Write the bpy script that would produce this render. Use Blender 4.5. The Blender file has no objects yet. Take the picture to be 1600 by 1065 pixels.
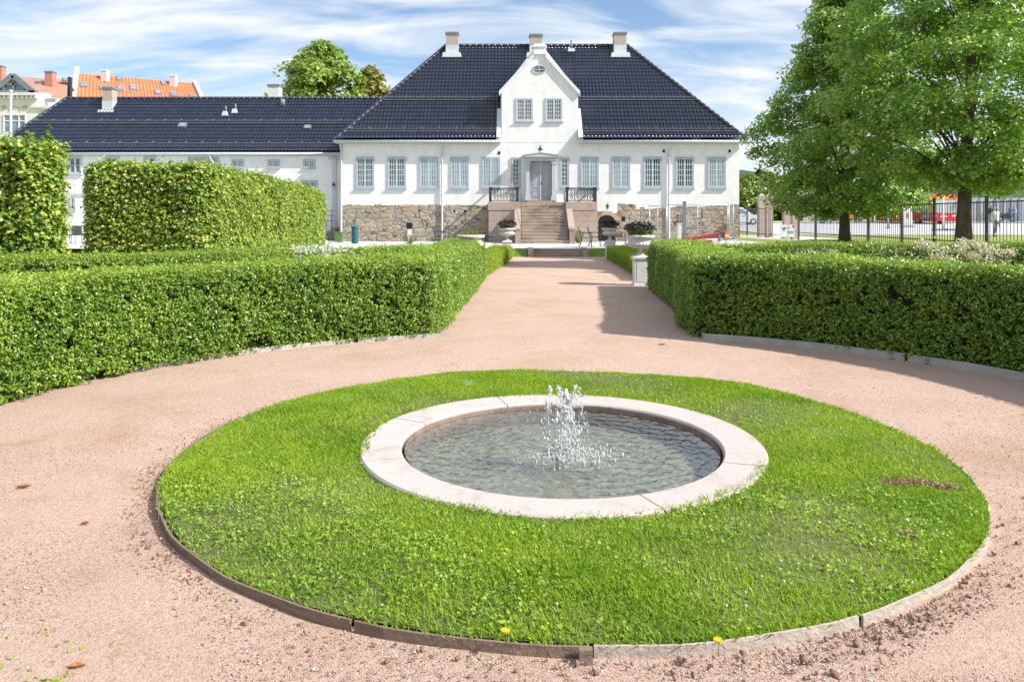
import bpy, math, random
import numpy as np
from mathutils import Vector, Matrix
PI = math.pi
rng = np.random.default_rng(7)
random.seed(7)
scene = bpy.context.scene
col = scene.collection

# ------------------------------------------------------------------ camera, sky, sun, exposure
CAMZ, F, CX, HY = 1.65, 1200.0, 800.0, 340.0
cd = bpy.data.cameras.new('camera'); cam = bpy.data.objects.new('camera', cd); col.objects.link(cam)
cam.location = (0, 0, CAMZ); cam.rotation_euler = (PI/2, 0, 0)
cd.sensor_width = 36; cd.lens = 27; cd.shift_y = -0.1203; cd.clip_start = .05; cd.clip_end = 3000
scene.camera = cam

SUN_EL, SUN_AZ = 40.0, 19.0          # degrees; azimuth is how far the sun stands in front of the facade plane
ce = math.cos(math.radians(SUN_EL))
SUN = Vector((ce*math.cos(math.radians(SUN_AZ)), -ce*math.sin(math.radians(SUN_AZ)), math.sin(math.radians(SUN_EL))))
sl = bpy.data.lights.new('sun', 'SUN'); sl.energy = 4.9; sl.angle = math.radians(.5); sl.color = (1, .968, .91)
so = bpy.data.objects.new('sun', sl); col.objects.link(so)
so.rotation_euler = SUN.to_track_quat('Z', 'Y').to_euler(); so.location = SUN*60

w = bpy.data.worlds.new('World'); scene.world = w; w.use_nodes = True
wt = w.node_tree; wt.nodes.clear()
def wn(t, **k):
    n = wt.nodes.new(t)
    for a, b in k.items(): setattr(n, a, b)
    return n
wl = wt.links.new
sky = wn('ShaderNodeTexSky', sky_type='NISHITA', sun_disc=False, sun_elevation=math.radians(SUN_EL),
         sun_rotation=math.radians(90+SUN_AZ), air_density=1.0, dust_density=.6, ozone_density=1.6)
tc = wn('ShaderNodeTexCoord')
sep = wn('ShaderNodeSeparateXYZ'); wl(tc.outputs['Generated'], sep.inputs[0])
zz = wn('ShaderNodeMath', operation='ADD'); wl(sep.outputs[2], zz.inputs[0]); zz.inputs[1].default_value = .22
dx = wn('ShaderNodeMath', operation='DIVIDE'); wl(sep.outputs[0], dx.inputs[0]); wl(zz.outputs[0], dx.inputs[1])
dy = wn('ShaderNodeMath', operation='DIVIDE'); wl(sep.outputs[1], dy.inputs[0]); wl(zz.outputs[0], dy.inputs[1])
cmb = wn('ShaderNodeCombineXYZ'); wl(dx.outputs[0], cmb.inputs[0]); wl(dy.outputs[0], cmb.inputs[1])
mp = wn('ShaderNodeMapping'); wl(cmb.outputs[0], mp.inputs[0])
mp.inputs['Rotation'].default_value = (0, 0, math.radians(-12)); mp.inputs['Scale'].default_value = (1.15, 2.7, 1)
mp.inputs['Location'].default_value = (1.3, .4, 0)
n1 = wn('ShaderNodeTexNoise'); wl(mp.outputs[0], n1.inputs['Vector'])
n1.inputs['Scale'].default_value = 1.5; n1.inputs['Detail'].default_value = 9; n1.inputs['Roughness'].default_value = .56
n1.inputs['Distortion'].default_value = .55
cr = wn('ShaderNodeValToRGB'); wl(n1.outputs['Fac'], cr.inputs[0])
cr.color_ramp.elements[0].position = .37; cr.color_ramp.elements[0].color = (0.04, 0.04, 0.04, 1)
cr.color_ramp.elements[1].position = .60; cr.color_ramp.elements[1].color = (.97, .97, .97, 1)
mix = wn('ShaderNodeMixRGB'); wl(cr.outputs[0], mix.inputs[0])
gain = wn('ShaderNodeMixRGB', blend_type='MULTIPLY'); gain.inputs[0].default_value = 1
gain.inputs[2].default_value = (1.0, 1.08, 1.16, 1)
wl(sky.outputs[0], gain.inputs[1]); wl(gain.outputs[0], mix.inputs[1])
mix.inputs[2].default_value = (6.5, 6.8, 7.1, 1)
bg = wn('ShaderNodeBackground'); bg.inputs[1].default_value = .11; wl(mix.outputs[0], bg.inputs[0])
out = wn('ShaderNodeOutputWorld'); wl(bg.outputs[0], out.inputs[0])

scene.view_settings.view_transform = 'Standard'; scene.view_settings.look = 'None'
scene.view_settings.exposure = .45; scene.view_settings.gamma = 1
try:
    scene.cycles.use_denoising = True; scene.cycles.max_bounces = 8; scene.cycles.transparent_max_bounces = 12
    scene.cycles.caustics_reflective = False; scene.cycles.caustics_refractive = False
except Exception: pass

# ------------------------------------------------------------------ helpers
def P(px, py, d): return ((px-CX)*d/F, d, CAMZ+(HY-py)*d/F)
def GX(px, d): return (px-CX)*d/F
def GZ(py, d): return CAMZ+(HY-py)*d/F
WL = {}
def wloc(o): return Vector(WL.get(o.name, (0, 0, 0))) if o else Vector((0, 0, 0))
def tag(o, label, cat, group=None):
    o['label'] = label; o['category'] = cat
    if group: o['group'] = group
    return o
def root(name, label, cat, loc=(0, 0, 0), rz=0, group=None):
    o = bpy.data.objects.new(name, None); col.objects.link(o); o.location = loc; o.rotation_euler = (0, 0, rz)
    o.empty_display_size = .2; WL[o.name] = tuple(loc) if rz == 0 else tuple(loc)
    return tag(o, label, cat, group)
def link(name, me, parent=None, loc=(0, 0, 0)):
    o = bpy.data.objects.new(name, me); col.objects.link(o); o.parent = parent; o.location = loc
    WL[o.name] = tuple(wloc(parent)+Vector(loc)) if parent else tuple(loc)
    return o
def dup(o, loc=None, rz=None, label=None, parent=None, scale=None):
    c = o.copy(); col.objects.link(c)
    if parent is not None: c.parent = parent
    if loc is not None: c.location = loc
    if rz is not None: c.rotation_euler = (0, 0, rz)
    if scale is not None: c.scale = (scale,)*3
    if label: c['label'] = label
    for ch in list(o.children): dup(ch, parent=c)
    return c
def structure(o): o['kind'] = 'structure'; return o
def stuff(o): o['kind'] = 'stuff'; return o

class MB:
    def __init__(s): s.v = []; s.f = []; s.sm = []
    def add(s, vs, fs, smooth=False):
        b = len(s.v); s.v += [tuple(v) for v in vs]; s.f += [tuple(i+b for i in f) for f in fs]; s.sm += [smooth]*len(fs); return s
    def box(s, x0, x1, y0, y1, z0, z1):
        return s.add([(x0,y0,z0),(x1,y0,z0),(x1,y1,z0),(x0,y1,z0),(x0,y0,z1),(x1,y0,z1),(x1,y1,z1),(x0,y1,z1)],
                     [(3,2,1,0),(4,5,6,7),(0,1,5,4),(1,2,6,5),(2,3,7,6),(3,0,4,7)])
    def bar(s, p0, p1, w, h, up=(0,0,1)):
        a, b = Vector(p0), Vector(p1); d = (b-a).normalized(); u = Vector(up)
        if abs(d.dot(u)) > .98: u = Vector((0,1,0))
        r = d.cross(u).normalized(); u = r.cross(d)
        vs = [q+r*(i*w/2)+u*(j*h/2) for q in (a,b) for i,j in ((-1,-1),(1,-1),(1,1),(-1,1))]
        return s.add(vs, [(0,1,2,3),(7,6,5,4),(0,4,5,1),(1,5,6,2),(2,6,7,3),(3,7,4,0)])
    def tube(s, pts, rad, n=8, caps=True):
        pts = [Vector(p) for p in pts]
        if not hasattr(rad, '__len__'): rad = [rad]*len(pts)
        vs = []; fs = []; prev = None
        for i, p in enumerate(pts):
            d = (pts[min(i+1,len(pts)-1)]-pts[max(i-1,0)])
            d = d.normalized() if d.length > 1e-9 else Vector((0,0,1))
            if prev is None:
                a = Vector((0,0,1)) if abs(d.z) < .9 else Vector((1,0,0)); r = d.cross(a).normalized()
            else:
                r = (prev-d*prev.dot(d)); r = r.normalized() if r.length > 1e-6 else d.cross(Vector((1,0,0))).normalized()
            prev = r; q = d.cross(r)
            for k in range(n):
                t = 2*PI*k/n; vs.append(p+(r*math.cos(t)+q*math.sin(t))*rad[i])
        for i in range(len(pts)-1):
            for k in range(n):
                fs.append((i*n+k, i*n+(k+1)%n, (i+1)*n+(k+1)%n, (i+1)*n+k))
        s.add(vs, fs, True)
        if caps:
            b = len(s.v)-len(vs)
            s.f += [tuple(b+k for k in reversed(range(n))), tuple(b+(len(pts)-1)*n+k for k in range(n))]; s.sm += [False, False]
        return s
    def lathe(s, prof, c=(0,0,0), n=24, lobes=0, amp=0, lob=(0,0), caps=True):
        vs = []; fs = []
        for (r, z) in prof:
            for k in range(n):
                t = 2*PI*k/n; rr = r
                if lobes and lob[0] <= z <= lob[1]: rr = r*(1+amp*(abs(math.cos(lobes*t/2))-.6))
                vs.append((c[0]+rr*math.cos(t), c[1]+rr*math.sin(t), c[2]+z))
        m = len(prof)
        for i in range(m-1):
            for k in range(n): fs.append((i*n+k, i*n+(k+1)%n, (i+1)*n+(k+1)%n, (i+1)*n+k))
        s.add(vs, fs, True); b = len(s.v)-len(vs)
        if caps: s.f += [tuple(b+k for k in reversed(range(n))), tuple(b+(m-1)*n+k for k in range(n))]; s.sm += [False, False]
        return s
    def prism(s, poly, y0, y1, axis='y'):
        n = len(poly)
        if axis == 'y': vs = [(a, y0, b) for a, b in poly]+[(a, y1, b) for a, b in poly]
        elif axis == 'z': vs = [(a, b, y0) for a, b in poly]+[(a, b, y1) for a, b in poly]
        else: vs = [(y0, a, b) for a, b in poly]+[(y1, a, b) for a, b in poly]
        fs = [tuple(range(n)), tuple(reversed(range(n, 2*n)))]
        fs += [((i+1)%n, i, n+i, n+(i+1)%n) for i in range(n)]
        return s.add(vs, fs)
    def ball(s, c, r, n=10, m=7, sc=(1,1,1)):
        prof = [(max(math.sin(PI*i/m), 1e-3)*r, -math.cos(PI*i/m)*r) for i in range(m+1)]
        b = len(s.v); s.lathe(prof, (0,0,0), n)
        for i in range(b, len(s.v)):
            v = s.v[i]; s.v[i] = (c[0]+v[0]*sc[0], c[1]+v[1]*sc[1], c[2]+v[2]*sc[2])
        return s
    def mesh(s, name, mat, origin=(0,0,0), fix=True):
        me = bpy.data.meshes.new(name)
        ox, oy, oz = origin
        me.from_pydata([(x-ox, y-oy, z-oz) for x, y, z in s.v], [], s.f)
        me.polygons.foreach_set('use_smooth', s.sm)
        if mat: me.materials.append(mat)
        if fix:
            import bmesh
            bm = bmesh.new(); bm.from_mesh(me); bmesh.ops.recalc_face_normals(bm, faces=bm.faces); bm.to_mesh(me); bm.free()
        me.update(); return me
    def build(s, name, mat, parent=None, origin=None, bevel=0, fix=True):
        o0 = wloc(parent) if (origin is None and parent) else Vector(origin or (0,0,0))
        o = link(name, s.mesh(name, mat, o0, fix), parent, tuple(o0-wloc(parent)))
        if bevel:
            m = o.modifiers.new('bevel', 'BEVEL'); m.width = bevel; m.segments = 2; m.limit_method = 'ANGLE'
        return o

def np_mesh(name, V, faces_n, mat, idx=None, smooth=False):
    """V (n,3) ; faces of constant size faces_n, consecutive unless idx given"""
    me = bpy.data.meshes.new(name); V = np.ascontiguousarray(V, dtype=np.float32)
    n = len(V); idx = np.arange(n, dtype=np.int32) if idx is None else np.ascontiguousarray(idx, dtype=np.int32).ravel()
    m = len(idx)//faces_n
    me.vertices.add(n); me.vertices.foreach_set('co', V.ravel())
    me.loops.add(len(idx)); me.loops.foreach_set('vertex_index', idx)
    me.polygons.add(m); me.polygons.foreach_set('loop_start', np.arange(m, dtype=np.int32)*faces_n)
    try: me.polygons.foreach_set('loop_total', np.full(m, faces_n, dtype=np.int32))
    except Exception: pass
    me.polygons.foreach_set('use_smooth', np.full(m, smooth, dtype=bool))
    me.materials.append(mat); me.update(calc_edges=True); me.validate(); return me
def unit(a): return a/np.maximum(np.linalg.norm(a, axis=1, keepdims=True), 1e-9)
def leaves(name, pts, nrm, size, mat, aspect=.5, spread=.8, droop=0., parent=None, origin=(0,0,0), fold=.12, tdir=None):
    """one folded four-cornered leaf blade at each point"""
    n = len(pts)
    N = unit(nrm+spread*rng.normal(size=(n,3)))
    T = rng.normal(size=(n,3)); T[:,2] -= droop
    if tdir is not None: T = T*.55+tdir
    T = unit(T-N*np.sum(T*N, axis=1, keepdims=True)); B = np.cross(N, T)
    s = np.asarray(size).reshape(-1,1)*np.ones((n,1))*rng.uniform(.65, 1.3, (n,1))
    base = pts-T*s*.5
    V = np.empty((n,4,3)); V[:,0] = base; V[:,1] = base+T*s*.45+B*s*aspect*.5+N*s*fold
    V[:,2] = base+T*s; V[:,3] = base+T*s*.45-B*s*aspect*.5+N*s*fold
    o0 = np.array(origin)
    return link(name, np_mesh(name, (V-o0).reshape(-1,3), 4, mat), parent, tuple(Vector(origin)-wloc(parent)) if parent else origin)

def sprigs(pts, nrm, length, k):
    # short twigs carrying k leaves each: leaf positions, blade normals and pointing directions
    n = len(pts); d = unit(nrm*.9+rng.normal(size=(n,3))*.6+np.array([0,0,.25])); L_ = length*rng.uniform(.5, 1.4, n)
    u = np.tile(np.linspace(.1, 1, k), n); i = np.repeat(np.arange(n), k)
    side = rng.normal(size=(n*k,3)); side -= d[i]*np.sum(side*d[i], 1, keepdims=True); side = unit(side)
    P_ = pts[i]+d[i]*(L_[i]*u)[:,None]+side*length*.22
    return P_, unit(d[i]*.5+side*.2+np.array([0,0,.55])), d[i]*.6+side*.9
# ------------------------------------------------------------------ materials
def mat(name, base=(.5,.5,.5), rough=.6, metal=0, spec=.5):
    m = bpy.data.materials.new(name); m.use_nodes = True
    b = m.node_tree.nodes['Principled BSDF']; b.inputs['Base Color'].default_value = (*base, 1)
    b.inputs['Roughness'].default_value = rough; b.inputs['Metallic'].default_value = metal
    try: b.inputs['Specular IOR Level'].default_value = spec
    except KeyError: pass
    return m
def nd(m, t, **k):
    n = m.node_tree.nodes.new(t)
    for a, b in k.items(): setattr(n, a, b)
    return n
def lk(m, a, b): m.node_tree.links.new(a, b)
def bsdf(m): return m.node_tree.nodes['Principled BSDF']
def ramp(m, fac, stops):
    r = nd(m, 'ShaderNodeValToRGB'); e = r.color_ramp.elements
    while len(e) < len(stops): e.new(.5)
    for el, (p, c) in zip(e, stops): el.position = p; el.color = (*c, 1)
    lk(m, fac, r.inputs[0]); return r.outputs[0]
def noise(m, scale, detail=4, rough=.55, vec=None, dist=0, out='Fac'):
    n = nd(m, 'ShaderNodeTexNoise'); n.inputs['Scale'].default_value = scale; n.inputs['Detail'].default_value = detail
    n.inputs['Roughness'].default_value = rough; n.inputs['Distortion'].default_value = dist
    if vec is None:
        t = nd(m, 'ShaderNodeTexCoord'); vec = t.outputs['Object']
    lk(m, vec, n.inputs['Vector']); return n.outputs[out]
def mapping(m, scale=(1,1,1), rot=(0,0,0)):
    t = nd(m, 'ShaderNodeTexCoord'); q = nd(m, 'ShaderNodeMapping'); lk(m, t.outputs['Object'], q.inputs[0])
    q.inputs['Scale'].default_value = scale; q.inputs['Rotation'].default_value = rot; return q.outputs[0]
def mixc(m, fac, a, b, mode='MIX'):
    x = nd(m, 'ShaderNodeMixRGB', blend_type=mode)
    for s, i in ((fac,0),(a,1),(b,2)):
        if hasattr(s, 'is_output'): lk(m, s, x.inputs[i])
        elif isinstance(s, tuple): x.inputs[i].default_value = (*s, 1)
        else: x.inputs[i].default_value = s
    return x.outputs[0]
def bump(m, h, strength=.4, dist=.02):
    b = nd(m, 'ShaderNodeBump'); b.inputs['Strength'].default_value = strength; b.inputs['Distance'].default_value = dist
    lk(m, h, b.inputs['Height']); lk(m, b.outputs[0], bsdf(m).inputs['Normal'])
def noisy(name, c1, c2, scale=8, rough=.7, bs=0, bscale=None, detail=6, metal=0, vec=None, spec=.4, bd=.02):
    m = mat(name, c1, rough, metal, spec)
    v = mapping(m, vec) if vec else None
    lk(m, ramp(m, noise(m, scale, detail, vec=v), [(.3, c1), (.7, c2)]), bsdf(m).inputs['Base Color'])
    if bs: bump(m, noise(m, bscale or scale*3, 5), bs, bd)
    return m
def leafmat(name, cols, trans=.35, gloss=.12, rough=.4):
    m = bpy.data.materials.new(name); m.use_nodes = True; t = m.node_tree; t.nodes.clear()
    g = nd(m, 'ShaderNodeNewGeometry')
    n = len(cols); c = ramp(m, g.outputs['Random Per Island'], [(i/(n-1), cc) for i, cc in enumerate(cols)])
    big = noise(m, 1.3, 3)
    c = mixc(m, 1.0, c, ramp(m, big, [(.3, (.72,.80,.72)), (.7, (1.18,1.1,1.0))]), 'MULTIPLY')
    d = nd(m, 'ShaderNodeBsdfDiffuse'); lk(m, c, d.inputs[0])
    tr = nd(m, 'ShaderNodeBsdfTranslucent'); lk(m, mixc(m, 1.0, c, (1.12,1.2,.62), 'MULTIPLY'), tr.inputs[0])
    a = nd(m, 'ShaderNodeMixShader'); a.inputs[0].default_value = trans; lk(m, d.outputs[0], a.inputs[1]); lk(m, tr.outputs[0], a.inputs[2])
    gl = nd(m, 'ShaderNodeBsdfGlossy'); gl.inputs['Roughness'].default_value = rough; gl.inputs[0].default_value = (.8,.85,.8,1)
    lw = nd(m, 'ShaderNodeLayerWeight'); lw.inputs[0].default_value = .25
    mm = nd(m, 'ShaderNodeMath', operation='MULTIPLY_ADD'); lk(m, lw.outputs['Fresnel'], mm.inputs[0]); mm.inputs[1].default_value = .12; mm.inputs[2].default_value = gloss*.10
    b = nd(m, 'ShaderNodeMixShader'); lk(m, mm.outputs[0], b.inputs[0]); lk(m, a.outputs[0], b.inputs[1]); lk(m, gl.outputs[0], b.inputs[2])
    o = nd(m, 'ShaderNodeOutputMaterial'); lk(m, b.outputs[0], o.inputs[0]); return m

M = {}
# gravel: pink crushed granite with stains and grit
m = M['gravel'] = mat('gravel', (.5,.35,.3), .95, 0, .2)
c = ramp(m, noise(m, 160, 3, .7), [(.25,(.31,.195,.145)),(.42,(.54,.375,.295)),(.58,(.65,.48,.39)),(.75,(.80,.665,.57))])
c = mixc(m, ramp(m, noise(m, .9, 5, .6, dist=.4), [(.45,(0,0,0)),(.72,(1,1,1))]), c, mixc(m, 1.0, c, (.90,.85,.79), 'MULTIPLY'))
c = mixc(m, ramp(m, noise(m, 3.5, 6, .7), [(.55,(0,0,0)),(.75,(.8,.8,.8))]), c, mixc(m, 1.0, c, (.84,.78,.72), 'MULTIPLY'))
c = mixc(m, ramp(m, noise(m, .55, 7, .68, dist=.8), [(.53,(0,0,0)),(.70,(1,1,1))]), c, mixc(m, 1.0, c, (.89,.82,.75), 'MULTIPLY'))
c = mixc(m, 1.0, c, ramp(m, noise(m, 48, 4, .75), [(.32,(.70,.66,.63)),(.5,(1,1,1)),(.7,(1.12,1.12,1.12))]), 'MULTIPLY')
lk(m, c, bsdf(m).inputs['Base Color'])
h = mixc(m, .6, noise(m, 130, 3, .7), noise(m, 9, 6, .72)); bump(m, h, .9, .03)
M['grit'] = noisy('grit', (.36,.24,.19), (.58,.44,.37), 30, .95, .5, 90)
M['clod'] = noisy('clod', (.20,.12,.085), (.34,.22,.165), 14, .95, .6, 60)
M['pebble'] = noisy('pebble', (.5,.46,.43), (.7,.67,.64), 40, .8)
M['soil'] = noisy('soil', (.09,.10,.035), (.16,.19,.05), 12, .95, .5, 60)
M['earth'] = noisy('earth', (.10,.065,.04), (.17,.11,.07), 8, .95, .5, 40)
M['meadow'] = noisy('meadow', (.22,.27,.05), (.36,.36,.09), 2.2, .95, .5, 40)
M['bank'] = noisy('bank', (.10,.19,.03), (.17,.27,.05), 9, .95, .5, 60)
M['terrace'] = noisy('terrace', (.48,.47,.455), (.60,.585,.57), 22, .9, .4, 120)
M['asphalt'] = noisy('asphalt', (.47,.465,.47), (.56,.555,.56), .8, .9)
M['kerb'] = noisy('kerb', (.55,.55,.54), (.66,.66,.65), 6, .85)
# stone and plaster
m = M['rim'] = mat('rim', (.6,.5,.46), .75)
c = ramp(m, noise(m, 170, 3, .7), [(.3,(.37,.30,.27)),(.5,(.54,.465,.43)),(.7,(.64,.575,.545))])
c = mixc(m, ramp(m, noise(m, 4, 6, .65, dist=.6), [(.52,(0,0,0)),(.68,(.8,.8,.8))]), c, mixc(m, 1.0, c, (.74,.66,.60), 'MULTIPLY'))
lk(m, c, bsdf(m).inputs['Base Color']); bump(m, noise(m, 120, 4), .3, .005)
M['rim_in'] = noisy('rim_in', (.20,.14,.11), (.36,.26,.21), 10, .6, .4, 60)
M['plaster'] = noisy('plaster', (.78,.78,.775), (.86,.86,.855), 2.2, .85, .25, 14, spec=.2)
m = M['plaster']; c = m.node_tree.nodes['Principled BSDF'].inputs['Base Color'].links[0].from_socket
c = mixc(m, 1.0, c, ramp(m, noise(m, 2.2, 6, .65, vec=mapping(m, (.9,.9,.35))), [(.34,(.93,.925,.91)),(.60,(1,1,1))]), 'MULTIPLY'); lk(m, c, bsdf(m).inputs['Base Color'])
mm_ = mapping(m, (2.2, 2.2, 7)); bump(m, noise(m, 3, 4, .6, vec=mm_), .35, .02)
M['cream'] = noisy('cream', (.66,.64,.57), (.74,.72,.65), 2, .85)
M['whitemetal'] = noisy('whitemetal', (.66,.69,.72), (.76,.78,.80), 4, .45)
M['trim'] = noisy('trim', (.34,.385,.44), (.41,.455,.51), 5, .55, spec=.4)
M['sash'] = noisy('sash', (.50,.535,.57), (.57,.605,.64), 5, .55)
M['trimlight'] = noisy('trimlight', (.48,.51,.555), (.56,.59,.63), 5, .55)
M['door'] = noisy('door', (.34,.35,.40), (.40,.41,.46), 5, .5)
M['gutter'] = noisy('gutter', (.50,.55,.59), (.62,.66,.69), 6, .4)
def per_object(m, vec):
    oi = nd(m, 'ShaderNodeObjectInfo'); k = nd(m, 'ShaderNodeMath', operation='MULTIPLY'); lk(m, oi.outputs['Random'], k.inputs[0]); k.inputs[1].default_value = 40
    a = nd(m, 'ShaderNodeVectorMath', operation='ADD'); lk(m, vec, a.inputs[0]); lk(m, k.outputs[0], a.inputs[1]); return a.outputs[0]
m = M['glass_curtain'] = mat('glass_curtain', (.25,.4,.43), .06, 0, .7)
lk(m, ramp(m, noise(m, 3, 2, vec=per_object(m, mapping(m, (3.5,1,.25)))), [(.3,(.17,.30,.33)),(.55,(.36,.52,.54)),(.7,(.50,.64,.65))]), bsdf(m).inputs['Base Color'])
m = M['glass_dark'] = mat('glass_dark', (.06,.09,.12), .05, 0, .8)
lk(m, ramp(m, noise(m, 1.6, 3, vec=per_object(m, mapping(m, (1.3,1,.7)))), [(.35,(.035,.055,.08)),(.55,(.10,.17,.19)),(.7,(.26,.33,.36))]), bsdf(m).inputs['Base Color'])
M['glass_far'] = noisy('glass_far', (.10,.16,.22), (.26,.36,.44), 1.5, .06, spec=.8)
# rubble masonry
m = M['rubble'] = mat('rubble', (.4,.35,.27), .9, 0, .2)
vec = mapping(m, (1.15, 1.15, 3.0))
dn = noise(m, 2.2, 4, .6, vec=vec, out='Color'); vv = mixc(m, .14, vec, dn, 'ADD')
vo = nd(m, 'ShaderNodeTexVoronoi', feature='F1', distance='CHEBYCHEV'); v2_ = nd(m, 'ShaderNodeTexVoronoi', feature='F2', distance='CHEBYCHEV')
for q in (vo, v2_): q.inputs['Scale'].default_value = 1.5; q.inputs['Randomness'].default_value = .9; lk(m, vv, q.inputs['Vector'])
ve = nd(m, 'ShaderNodeMath', operation='SUBTRACT'); lk(m, v2_.outputs['Distance'], ve.inputs[0]); lk(m, vo.outputs['Distance'], ve.inputs[1])
s_ = nd(m, 'ShaderNodeSeparateXYZ'); lk(m, vo.outputs['Color'], s_.inputs[0])
c = ramp(m, s_.outputs[0], [(0,(.36,.29,.20)),(.22,(.46,.40,.31)),(.42,(.33,.31,.26)),(.55,(.52,.39,.22)),(.68,(.46,.43,.38)),(.82,(.50,.33,.19)),(1,(.40,.36,.30))])
c = mixc(m, 1.0, c, ramp(m, noise(m, 7, 6, .65), [(.3,(.72,.72,.72)),(.7,(1.15,1.15,1.15))]), 'MULTIPLY')
jo = ramp(m, ve.outputs[0], [(.02,(1,1,1)),(.085,(0,0,0))])
mc = ramp(m, noise(m, 1.7, 4), [(.44,(.10,.09,.08)),(.60,(.46,.44,.41))])
lk(m, mixc(m, jo, c, mc), bsdf(m).inputs['Base Color'])
hh = mixc(m, .25, ramp(m, ve.outputs[0], [(0,(0,0,0)),(.16,(1,1,1))]), noise(m, 14, 5)); bump(m, hh, .8, .06)
m = M['granite'] = mat('granite', (.42,.31,.26), .85, 0, .25)
c = ramp(m, noise(m, 60, 4, .7), [(.3,(.34,.265,.215)),(.7,(.50,.405,.345))])
c = mixc(m, ramp(m, noise(m, .9, 6, .65, dist=.5), [(.5,(0,0,0)),(.66,(.9,.9,.9))]), c, mixc(m, 1.0, c, (.62,.58,.54), 'MULTIPLY'))
lk(m, c, bsdf(m).inputs['Base Color']); bump(m, noise(m, 20, 5), .3, .01)
M['urn'] = noisy('urn', (.52,.485,.45), (.68,.65,.62), 14, .8, .4, 50)
M['pedestal'] = noisy('pedestal', (.66,.64,.61), (.78,.77,.75), 6, .8, .3, 50)
M['chimneybrick'] = noisy('chimneybrick', (.38,.32,.27), (.52,.46,.40), 9, .9, .5, 20)
M['redbrick'] = noisy('redbrick', (.42,.17,.12), (.54,.26,.19), 6, .9)
# glazed roof tile
m = M['tile'] = mat('tile', (.012,.016,.03), .2, 0, .7)
c = ramp(m, noise(m, 3.0, 4), [(.3,(.016,.024,.050)),(.7,(.034,.047,.095))]); lk(m, c, bsdf(m).inputs['Base Color'])
lk(m, ramp(m, noise(m, 9, 3), [(.3,(.13,.13,.13)),(.7,(.26,.26,.26))]), bsdf(m).inputs['Roughness'])
M['tileridge'] = noisy('tileridge', (.03,.035,.05), (.06,.07,.09), 5, .3)
M['snowguard'] = noisy('snowguard', (.13,.145,.165), (.20,.22,.245), 4, .45)
m = M['orange'] = noisy('orange', (.60,.165,.07), (.69,.22,.10), 1.0, .75)
m = M['rustroof'] = noisy('rustroof', (.40,.20,.14), (.48,.26,.19), 1.0, .75)
# metals, woods
M['iron'] = noisy('iron', (.022,.024,.03), (.045,.05,.06), 10, .45, spec=.5)
M['fenceiron'] = noisy('fenceiron', (.05,.055,.06), (.085,.09,.095), 8, .5)
M['zinc'] = noisy('zinc', (.50,.53,.55), (.62,.64,.66), 6, .4, metal=.4)
M['greypost'] = noisy('greypost', (.16,.18,.20), (.23,.25,.27), 6, .5)
M['timber_shaded'] = noisy('timber_shaded', (.16,.115,.085), (.25,.185,.14), 9, .9, .5, 40, vec=(1,1,6))
M['timber_sunlit'] = noisy('timber_sunlit', (.38,.32,.27), (.52,.46,.40), 9, .9, .5, 40, vec=(1,1,6))  # same edging wood, brightened in its colour for the sunlit side
M['edging'] = noisy('edging', (.36,.34,.31), (.47,.45,.41), 5, .8, .3, 30)
M['bark'] = noisy('bark', (.085,.065,.048), (.17,.14,.11), 9, .95, .9, 26, vec=(1,1,.35), bd=.05)
M['twig'] = noisy('twig', (.035,.035,.014), (.07,.06,.026), 12, .95, .6, 40)
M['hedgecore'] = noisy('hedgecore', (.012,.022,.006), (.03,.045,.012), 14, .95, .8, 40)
# leaves
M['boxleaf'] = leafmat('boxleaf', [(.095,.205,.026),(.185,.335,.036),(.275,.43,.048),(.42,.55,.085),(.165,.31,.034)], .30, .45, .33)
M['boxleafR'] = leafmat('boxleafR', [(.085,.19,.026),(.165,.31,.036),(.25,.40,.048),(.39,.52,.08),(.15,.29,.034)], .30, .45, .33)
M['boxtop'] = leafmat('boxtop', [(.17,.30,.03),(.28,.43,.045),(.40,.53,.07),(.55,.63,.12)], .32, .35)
M['dwarfleaf'] = leafmat('dwarfleaf', [(.24,.36,.02),(.32,.44,.028),(.42,.52,.04)], .3, .1)
M['beech'] = leafmat('beech', [(.08,.20,.035),(.17,.34,.05),(.31,.47,.07),(.52,.62,.11),(.56,.53,.12),(.23,.40,.055)], .34, .4, .35)
M['lime'] = leafmat('lime', [(.14,.27,.055),(.24,.42,.08),(.36,.54,.11),(.58,.70,.20)], .48, .35, .38)
M['faroak'] = leafmat('faroak', [(.19,.31,.055),(.30,.42,.08),(.42,.51,.12)], .3, .1)
M['olive'] = leafmat('olive', [(.24,.25,.06),(.33,.31,.075),(.42,.37,.10)], .3, .1)
M['bush'] = leafmat('bush', [(.13,.23,.04),(.22,.31,.06),(.32,.37,.08)], .3, .1)
M['conifer'] = leafmat('conifer', [(.025,.055,.04),(.04,.075,.05)], .1, .05)
M['grass'] = leafmat('grass', [(.20,.36,.022),(.31,.49,.03),(.44,.60,.05),(.58,.66,.16),(.25,.43,.026)], .40, .18, .4)
M['clover'] = leafmat('clover', [(.20,.38,.025),(.31,.48,.04),(.42,.56,.06)], .35, .15)
M['darkplant'] = leafmat('darkplant', [(.012,.010,.014),(.03,.02,.03),(.05,.03,.045)], .15, .2)
M['greenplant'] = leafmat('greenplant', [(.06,.13,.02),(.14,.23,.03),(.22,.31,.04)], .3, .2)
M['paleplant'] = leafmat('paleplant', [(.2,.24,.05),(.28,.30,.08),(.16,.2,.04)], .3, .1)
M['pinkpetal'] = leafmat('pinkpetal', [(.74,.60,.60),(.82,.73,.70),(.86,.82,.74),(.78,.66,.66)], .4, .02)
M['whitepetal'] = leafmat('whitepetal', [(.66,.66,.58),(.74,.74,.68)], .3, .02)
M['yellowpetal'] = mat('yellowpetal', (.85,.55,.02), .7)
M['stem'] = mat('stem', (.10,.19,.035), .8)
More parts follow.
